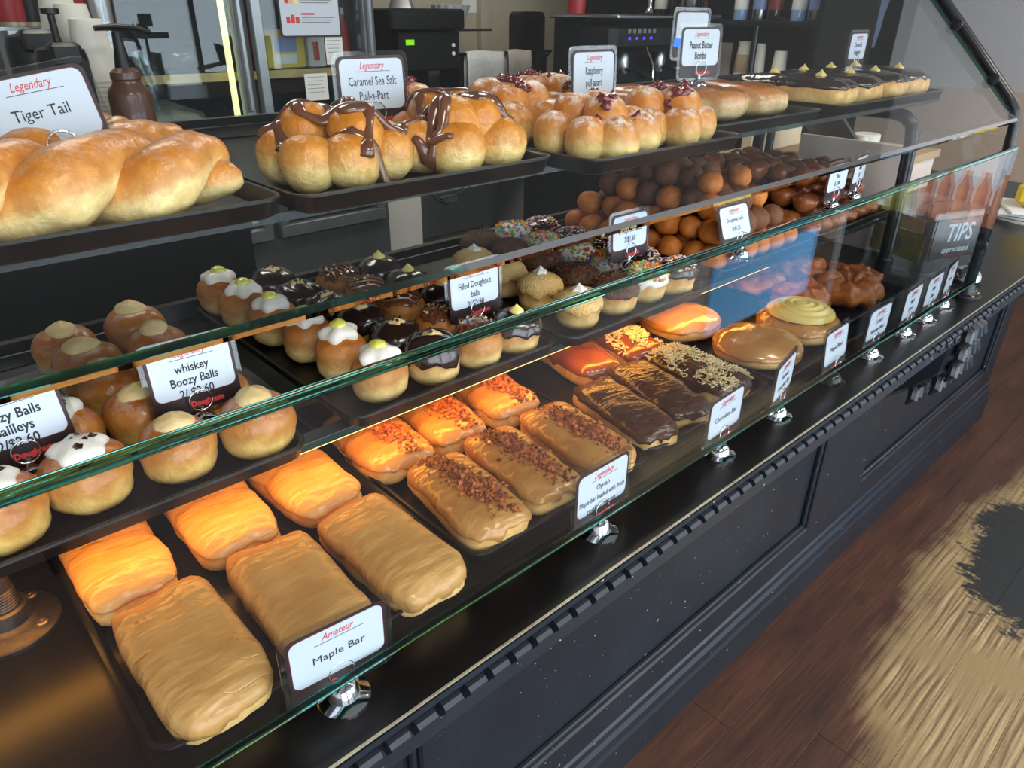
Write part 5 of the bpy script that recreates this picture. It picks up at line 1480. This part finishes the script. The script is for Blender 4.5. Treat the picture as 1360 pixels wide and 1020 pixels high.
# hanging coloured cylinders above (tumblers on a shelf)
sh = boxpart('tumbler_shelf', 'steel', None, -0.35, 0.62, 1.62, 1.80, 1.405, 1.412); tag(sh, 'thin steel shelf holding red, black and steel tumblers', 'shelf')
for xx in (-0.33, 0.60):
    boxpart('bracket', 'steel', sh, xx - 0.006, xx + 0.006, 1.77, 1.80, 1.125, 1.405)
for i, (px, mat, lab) in enumerate([(10, 'red_plastic', 'red tumbler at the left frame edge'), (40, 'black_plastic', 'black tumbler between two red ones'), (87, 'red_plastic', 'red tumbler behind the paper cups'), (128, 'steel', 'brushed steel tumbler by the fridge')]):
    p = PY(px, 0, 1.70)
    tm = thing('tumbler', (p.x, 1.70, 1.4125), lab, 'tumbler', 'tumblers on the steel shelf')
    m = MB(); m.lathe([(0.034, 0.008), (0.040, 0.14), (0.038, 0.142)], 24); m.put('body', mat, tm)
    m = MB(); m.lathe([(0.033, 0), (0.034, 0.008)], 24); m.put('base_band', 'edge_gold' if mat != 'steel' else 'chrome', tm)
# bin bag at the cabinet end
m = MB(); bun = Bun(0.10, 0.13, 0.26, 3.0, 2.4, 0.03, 14, 77); me = bun.body('plastic_film', 36, 20); me.name = 'bin_liner'
bb = thing('waste_bin', (0.80, 1.30, 0), 'black waste bin with a clear liner folded over its rim', 'bin')
m = MB(); m.lathe([(0.13, 0), (0.16, 0.60), (0.165, 0.61), (0.155, 0.61)], 24); m.put('bin', 'black_plastic', bb)
m = MB(); vs = []; fs = []
for i in range(7):
    for j in range(36):
        a = 2 * pi * j / 36; f = i / 6; z = 0.44 + 0.22 * sin(min(1, f * 1.2) * pi / 2) if f < 0.8 else 0.66 - 0.10 * (f - 0.8) * 5
        rr_ = 0.168 + 0.012 * noise.noise(Vector((cos(a) * 4, sin(a) * 4, f * 3))) - (0.03 * max(0, f - 0.8) * 5)
        vs.append((rr_ * cos(a), rr_ * sin(a), z))
for i in range(6):
    for j in range(36): fs.append((i * 36 + j, i * 36 + (j + 1) % 36, (i + 1) * 36 + (j + 1) % 36, (i + 1) * 36 + j))
m.add(vs, fs); m.put('liner', 'plastic_film', bb, auto=None)

# ------------------------------------------------------------------ coffee bench along the back wall
cbx = thing('coffee_bench', (2.15, 2.95, 0), 'pale bench carrying the coffee machine beside the fridge', 'bench')
boxpart('bench_top', 'matte_black', cbx, 0.0, 1.35, 0.0, 0.58, 0.92, 0.96)
boxpart('leg_panel', 'white_plastic', cbx, 0.0, 0.22, 0.02, 0.56, 0, 0.92)
boxpart('leg_panel', 'wall_grey', cbx, 1.25, 1.35, 0.02, 0.56, 0, 0.92)
boxpart('back_board', 'wall_grey', cbx, 0.22, 1.25, 0.53, 0.55, 0.1, 0.92)
m = MB(); m.tube([(0.80, 0.45, 0.92), (0.80, 0.45, 0.72), (0.80, 0.40, 0.66), (0.92, 0.38, 0.64), (0.98, 0.38, 0.50)], 0.022, 12); m.put('drain_pipe', 'pvc', cbx)
m = MB(); m.lathe([(0.10, 0), (0.13, 0.22), (0.135, 0.225), (0.128, 0.225), (0.10, 0.02)], 24)
tag(m.put('red_bucket', 'red_plastic', None, loc=(3.02, 2.85, 0.0)), 'red bucket on the floor under the coffee bench', 'bucket')
cm = thing('coffee_machine', (2.42, 3.10, 0.9605), 'black coffee brewer with green lamp on the back bench', 'coffee machine')
boxpart('tower', 'matte_black', cm, -0.17, 0.22, 0.10, 0.38, 0.0, 0.40, 0.01)
boxpart('brew_head', 'matte_black', cm, -0.17, 0.22, -0.18, 0.10, 0.21, 0.40, 0.01)
boxpart('lid', 'black_plastic', cm, -0.22, 0.24, -0.20, 0.36, 0.402, 0.50, 0.008)
boxpart('foot', 'steel', cm, -0.17, 0.22, -0.18, 0.10, 0.0, 0.02)
boxpart('green_lamp', 'green_lamp', cm, -0.13, -0.08, -0.184, -0.179, 0.335, 0.36)
for zz in (0.29, 0.33):
    m = MB(); m.lathe([(0.010, 0), (0.010, 0.006), (0, 0.007)], 12); m.put('knob', 'white_plastic', cm, loc=(0.17, -0.18, zz), rot=(pi / 2, 0, 0))
m = MB(); m.lathe([(0.045, 0.02), (0.062, 0.04), (0.058, 0.13), (0.05, 0.15), (0.03, 0.17), (0.0, 0.172)], 24); m.put('jug', 'steel', cm, loc=(-0.06, -0.06, 0))
fn = MB(); fn.lathe([(0.085, 0), (0.02, 0.12), (0.012, 0.13), (0.010, 0.20), (0.0, 0.201)], 4)
tag(fn.put('filter_cone', 'steel', None, smooth=False, loc=(2.43, 3.14, 1.4615)), 'steel funnel standing on the coffee brewer', 'funnel')
fb = thing('filter_stack', (2.80, 3.20, 1.3625), 'basket of white fluted coffee filters beside the brewer', 'coffee filters')
fbs = boxpart('filter_bracket', 'steel', None, 2.72, 3.02, 3.10, 3.54, 1.35, 1.362); tag(fbs, 'small steel wall shelf under the coffee filters', 'shelf')
m = MB(); vs = []; fs = []
for i in range(9):
    for j in range(64):
        a = 2 * pi * j / 64; r_ = (0.075 + 0.045 * i / 8) * (1 + 0.05 * sin(a * 32 / 2) * (i / 8))
        vs.append((r_ * cos(a), r_ * 0.8 * sin(a), 0.015 * i + 0.012 * (i % 2)))
for i in range(8):
    for j in range(64): fs.append((i * 64 + j, i * 64 + (j + 1) % 64, (i + 1) * 64 + (j + 1) % 64, (i + 1) * 64 + j))
fs.append(tuple(range(63, -1, -1))); fs.append(tuple(8 * 64 + j for j in range(64)))
m.add(vs, fs); m.put('filters', 'towel_white', fb, auto=None)
# towels on a rail
tr = thing('towel_rail', (2.92, 2.90, 0), 'black rail unit on the bench with two hanging towels', 'rail')
boxpart('cabinet', 'matte_black', tr, -0.25, 0.42, 0.06, 0.26, 0.9605, 1.235, 0.008)
m = MB(); m.tube([(-0.30, 0.03, 1.245), (0.42, 0.03, 1.245)], 0.008, 10); m.put('bar', 'black_plastic', tr)
m = MB(); m.tube([(-0.29, 0.07, 1.20), (-0.29, 0.03, 1.245)], 0.006, 8); m.tube([(0.41, 0.07, 1.20), (0.41, 0.03, 1.245)], 0.006, 8); m.put('bracket', 'black_plastic', tr)
def towel(x0, x1, mat, label, drop):
    m = MB(); vs = []; fs = []; N = 14
    prof = [(0.044, 1.05), (0.042, 1.20), (0.030, 1.2545), (0.018, 1.25), (0.012, 1.20), (0.008, 1.255 - drop)]
    for (yy, zz) in prof:
        for i in range(N + 1):
            f = i / N; x = x0 + (x1 - x0) * f + 0.01 * (1.25 - zz)
            vs.append((x, yy - 0.004 * sin(f * 9) * (1.26 - zz) * 4, zz + 0.004 * sin(f * 5)))
    for k in range(len(prof) - 1):
        for i in range(N): fs.append((k * (N + 1) + i, k * (N + 1) + i + 1, (k + 1) * (N + 1) + i + 1, (k + 1) * (N + 1) + i))
    m.add(vs, fs)
    o = m.put('hand_towel', mat, None, auto=None, loc=(2.92, 2.90, 0)); md = o.modifiers.new('thickness', 'SOLIDIFY'); md.thickness = 0.004
    tag(o, label, 'towel', 'towels on the rail')
towel(-0.24, 0.03, 'towel_white', 'white towel hanging from the rail behind the pull-aparts', 0.32)
towel(0.06, 0.24, 'towel_grey', 'beige towel hanging on the right of the white one', 0.27)
# towel dispenser and papers on the back wall
p = PY(693, 55, FLOOR_Y1)
td = thing('towel_dispenser', (p.x, FLOOR_Y1, p.z), 'black paper towel dispenser on the beige wall', 'dispenser')
slab_xz(rrect(0.235, 0.36, 0.04), -0.10, 0).put('case', 'black_plastic', td, False)
slab_xz([(a, c + 0.03) for a, c in rrect(0.18, 0.22, 0.03)], -0.108, -0.10).put('window', 'dark_glass', td, False)
p = PY(630, 5, FLOOR_Y1)
o = slab_xz(rrect(0.20, 0.14, 0.01), -0.003, 0).put('wall_paper_sheet', 'paper', None, False, loc=(p.x, FLOOR_Y1, p.z + 0.02)); tag(o, 'pale paper sheet pinned to the beige wall', 'paper')
# beige pillar right of the dispenser, red bag
structure(boxpart('trim_1', 'wall_beige', None, 3.28, 3.34, FLOOR_Y1 - 0.05, FLOOR_Y1, 0, CEIL))
# espresso machine
em = thing('espresso_machine', (2.98, 1.95, 1.02), 'black espresso machine with chrome group heads and blue lights', 'espresso machine')
eb = thing('espresso_counter', (2.98, 1.95, 0), 'dark counter under the espresso machine', 'counter')
boxpart('body', 'matte_black', eb, -0.40, 0.45, -0.28, 0.40, 0, 1.0); boxpart('top', 'black_laminate', eb, -0.42, 0.47, -0.30, 0.42, 1.0, 1.0195)
boxpart('body', 'matte_black', em, -0.33, 0.40, 0.08, 0.30, 0.0, 0.42, 0.015)
boxpart('drip_tray', 'steel', em, -0.33, 0.40, -0.20, 0.10, 0.0, 0.05, 0.008)
boxpart('front_panel', 'black_plastic', em, -0.36, 0.42, -0.10, 0.12, 0.27, 0.40, 0.03)
boxpart('top_rail', 'steel', em, -0.36, 0.42, -0.12, 0.30, 0.405, 0.425, 0.006)
for i in range(4): boxpart('button_light', 'blue_lamp', em, -0.26 + 0.05 * i, -0.248 + 0.05 * i, -0.104, -0.0995, 0.325, 0.335)
for i in range(6): boxpart('button', 'ink_grey', em, -0.27 + 0.035 * i, -0.25 + 0.035 * i, -0.104, -0.0995, 0.350, 0.368)
for k, x in enumerate((-0.17, 0.10, 0.30)):
    m = MB(); m.lathe([(0.030, 0.18), (0.034, 0.20), (0.034, 0.245), (0.026, 0.27)], 20, 0, x, 0.0); g_ = m.put('group_head', 'steel', em)
    m = MB(); m.tube([(x, -0.02, 0.20), (x - 0.02, -0.10, 0.195), (x - 0.04, -0.19, 0.17)], [0.008, 0.010, 0.013], 10); m.put('portafilter_handle', 'black_plastic', g_)
    m = MB(); m.tube([(x + 0.07, -0.07, 0.30), (x + 0.075, -0.12, 0.22), (x + 0.06, -0.14, 0.09)], 0.005, 8); m.put('steam_wand', 'chrome', g_)
m = MB(); m.tube([(0.0, 0.0, 0.43), (0.0, 0.0, 0.46), (0.0, 0.0, 0.52)], [0.02, 0.008, 0.012], 12); m.put('cap_knob', 'chrome', em)
m = MB(); m.lathe([(0.035, 0), (0.04, 0.07), (0.034, 0.09), (0.036, 0.10), (0.03, 0.10)], 20)
tag(m.put('milk_jug', 'steel', None, loc=(3.11, 1.86, 1.0705)), 'steel milk jug standing on the espresso machine tray', 'jug')
m = MB(); m.lathe([(0.040, 0), (0.045, 0.12), (0.038, 0.125)], 20)
tag(m.put('red_tumbler', 'red_plastic', None, loc=(2.70, 2.15, 1.4455)), 'red cup standing on the left of the espresso machine', 'cup')
m = MB(); m.lathe([(0.05, 0), (0.055, 0.10), (0.03, 0.14), (0.09, 0.24), (0.10, 0.34), (0.0, 0.345)], 24)
gr = thing('coffee_grinder', (3.34, 2.10, 1.02), 'dark coffee grinder with a bean hopper beside the espresso machine', 'grinder')
boxpart('body', 'matte_black', gr, 0.07, 0.24, -0.10, 0.12, 0.0, 0.30, 0.02)
m = MB(); m.lathe([(0.04, 0.30), (0.085, 0.40), (0.09, 0.58), (0.0, 0.585)], 24, 0, 0.155, 0.01); m.put('hopper', 'dark_glass', gr)

# ------------------------------------------------------------------ black shelving against the right wall
KX = 3.60
ks = thing('black_shelving', (KX, 0, 0), 'tall black shelving beyond the espresso machine with bottles and cups', 'shelving')
Y0, Y1 = 1.42, 3.0
boxpart('back', 'matte_black', ks, 0.56, 0.60, Y0, Y1, 0, 2.3)
boxpart('side', 'matte_black', ks, 0.0, 0.56, Y0, Y0 + 0.025, 0, 2.3)
boxpart('side', 'matte_black', ks, 0.0, 0.56, Y1 - 0.025, Y1, 0, 2.3)
for zz in (0.40, 1.125, 1.42, 1.80, 2.28): boxpart('shelf', 'matte_black', ks, 0.0, 0.56, Y0 + 0.025, Y1 - 0.025, zz - 0.02, zz)
m = MB(); m.tube([(0.03, Y0 + 0.35, 1.126), (0.03, Y0 + 0.35, 1.399)], 0.016, 12); m.put('upright', 'post_black', ks)
for i, (px, mat, dy) in enumerate([(878, 'dark_glass', 0), (905, 'bottle_blue', 0.0), (930, 'dark_glass', 0), (985, 'bottle_blue', 0), (1010, 'steel', 0), (1030, 'dark_glass', 0), (1062, 'bottle_blue', 0), (1085, 'steel', 0), (1104, 'bottle_blue', 0)]):
    p = PX(px, 10, KX + 0.12)
    if not (Y0 + 0.06 < p.y < Y1 - 0.06): continue
    m = MB(); m.lathe([(0.034, 0), (0.036, 0.01), (0.036, 0.17), (0.028, 0.20), (0.013, 0.23), (0.012, 0.29), (0.0, 0.291)], 18)
    b2 = thing('syrup_bottle', (KX + 0.12, p.y, 1.4205), 'syrup bottle on the black shelving, %s from the aisle end' % ['ninth', 'eighth', 'seventh', 'sixth', 'fifth', 'fourth', 'third', 'second', 'first'][i], 'bottle', 'syrup bottles')
    m.put('bottle', mat, b2); m = MB(); m.lathe([(0.0365, 0.05), (0.0368, 0.051), (0.0368, 0.12), (0.0365, 0.121)], 18); m.put('label', ['paper', 'pack_blue', 'card_maroon'][i % 3], b2)
for i, (px, py, sleeve) in enumerate([(990, 55, True), (1010, 58, False), (1038, 68, False)]):
    p = PX(px, py, KX + 0.10); H_ = max(0.11, p.z - 1.1255)
    c_ = thing('paper_cup', (KX + 0.10, p.y, 1.1255), ['upside-down cup with a brown sleeve on the black shelving', 'tall upside-down cup stack in the middle on the black shelving', 'short upside-down cup on the right of the black shelving'][i], 'paper cup', 'cups on the black shelving')
    m = MB(); cup(m, 0, 0, 0, H_, 0.030, 0.042); m.put('cup', 'paper_cup', c_, auto=50)
    if sleeve:
        m = MB(); m.lathe([(0.0405, H_ * 0.25), (0.0415, H_ * 0.26), (0.0365, H_ * 0.68), (0.0355, H_ * 0.69)], 24); m.put('sleeve', 'kraft', c_)
p = PX(965, 60, KX + 0.2)
o = boxpart('menu_card', 'grey_board', None, KX + 0.18, KX + 0.19, p.y - 0.05, p.y + 0.05, 1.1255, 1.31); tag(o, 'dull beige card standing in the black shelving behind the cups', 'card')
# dark poster board with a pale blue shape
pw_ = PX(1150, 40, XR)
pb = thing('poster_board', (XR, pw_.y, pw_.z - 0.16), 'dark poster board with a pale blue figure on the pale wall', 'poster')
boxpart('board', 'matte_black', pb, -0.02, 0, -0.20, 0.26, -0.10, 0.8)
m = MB(); pr = [(-0.055, 0.06), (0.03, 0.06), (0.02, 0.16), (0.0, 0.22), (-0.02, 0.28), (-0.03, 0.36), (-0.06, 0.37), (-0.09, 0.33), (-0.075, 0.25), (-0.07, 0.16)]
n = len(pr); vs = [(-0.0215, a - 0.03, c) for a, c in pr] + [(-0.0202, a - 0.03, c) for a, c in pr]
m.add(vs, [tuple(range(n - 1, -1, -1)), tuple(range(n, 2 * n))] + [(i, (i + 1) % n, n + (i + 1) % n, n + i) for i in range(n)]); m.put('pale_figure', 'pale_blue', pb, False)

# ------------------------------------------------------------------ lit drinks cooler in the customer area, mirrored in the front glass
dc = thing('drinks_cooler', (3.55, -0.68, 0), 'lit drinks cooler with orange and lime bottles, mirrored in the guard glass', 'cooler')
boxpart('back', 'white_plastic', dc, 0.40, 0.42, -0.36, 0.30, 0, 1.25)
boxpart('side', 'white_plastic', dc, 0.0, 0.40, -0.36, -0.34, 0, 1.25)
boxpart('side', 'white_plastic', dc, 0.0, 0.40, 0.28, 0.30, 0, 1.25)
boxpart('top', 'white_plastic', dc, 0.0, 0.42, -0.36, 0.30, 1.25, 1.30)
boxpart('base', 'matte_black', dc, 0.0, 0.40, -0.34, 0.28, 0, 0.62)
boxpart('light_panel', 'cooler_light', dc, 0.385, 0.399, -0.33, 0.27, 0.66, 1.22)
for i in range(8):
    b2 = thing('juice_bottle', (3.68, -0.68 + 0.24 - 0.075 * i, 0.6205), '%s juice bottle in the drinks cooler, number %s from its left' % ('orange' if i < 5 else 'lime', ['one', 'two', 'three', 'four', 'five', 'six', 'seven', 'eight'][i]), 'bottle', 'juice bottles in the cooler')
    m = MB(); m.lathe([(0.028, 0), (0.031, 0.01), (0.031, 0.15), (0.013, 0.20), (0.013, 0.225), (0, 0.226)], 16); m.put('bottle', 'juice_orange' if i < 5 else 'juice_lime', b2)

# backlit blue cooler standing on the customer side, seen mirrored in the front glass
simple('blue_backlit', lin(90, 160, 225), 0.3, emit=lin(110, 178, 232), estr=2.2)
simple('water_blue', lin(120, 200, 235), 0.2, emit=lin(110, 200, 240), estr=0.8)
bk = thing('blue_chest_cooler', (3.40, -1.30, 0), 'low blue backlit chest cooler on the customer side, mirrored in the guard glass', 'cooler')
boxpart('body', 'white_plastic', bk, -0.52, 0.52, -0.48, -0.012, 0.02, 0.42, 0.01)
boxpart('front_panel', 'blue_backlit', bk, -0.50, 0.50, -0.0115, 0.0, 0.04, 0.40)
boxpart('rim', 'alu', bk, -0.53, 0.53, -0.49, 0.004, 0.4205, 0.445, 0.006)
for i in range(9):
    m = MB(); m.lathe([(0.032, 0), (0.036, 0.01), (0.036, 0.12), (0.030, 0.135), (0.036, 0.15), (0.034, 0.18), (0.014, 0.22), (0.014, 0.245), (0, 0.246)], 16)
    tag(m.put('water_bottle', 'water_blue', None, loc=(2.98 + 0.105 * i, -1.36, 0.4455)), 'blue water bottle on the chest cooler, %s from its left' % NTH[i], 'bottle', 'blue water bottles')
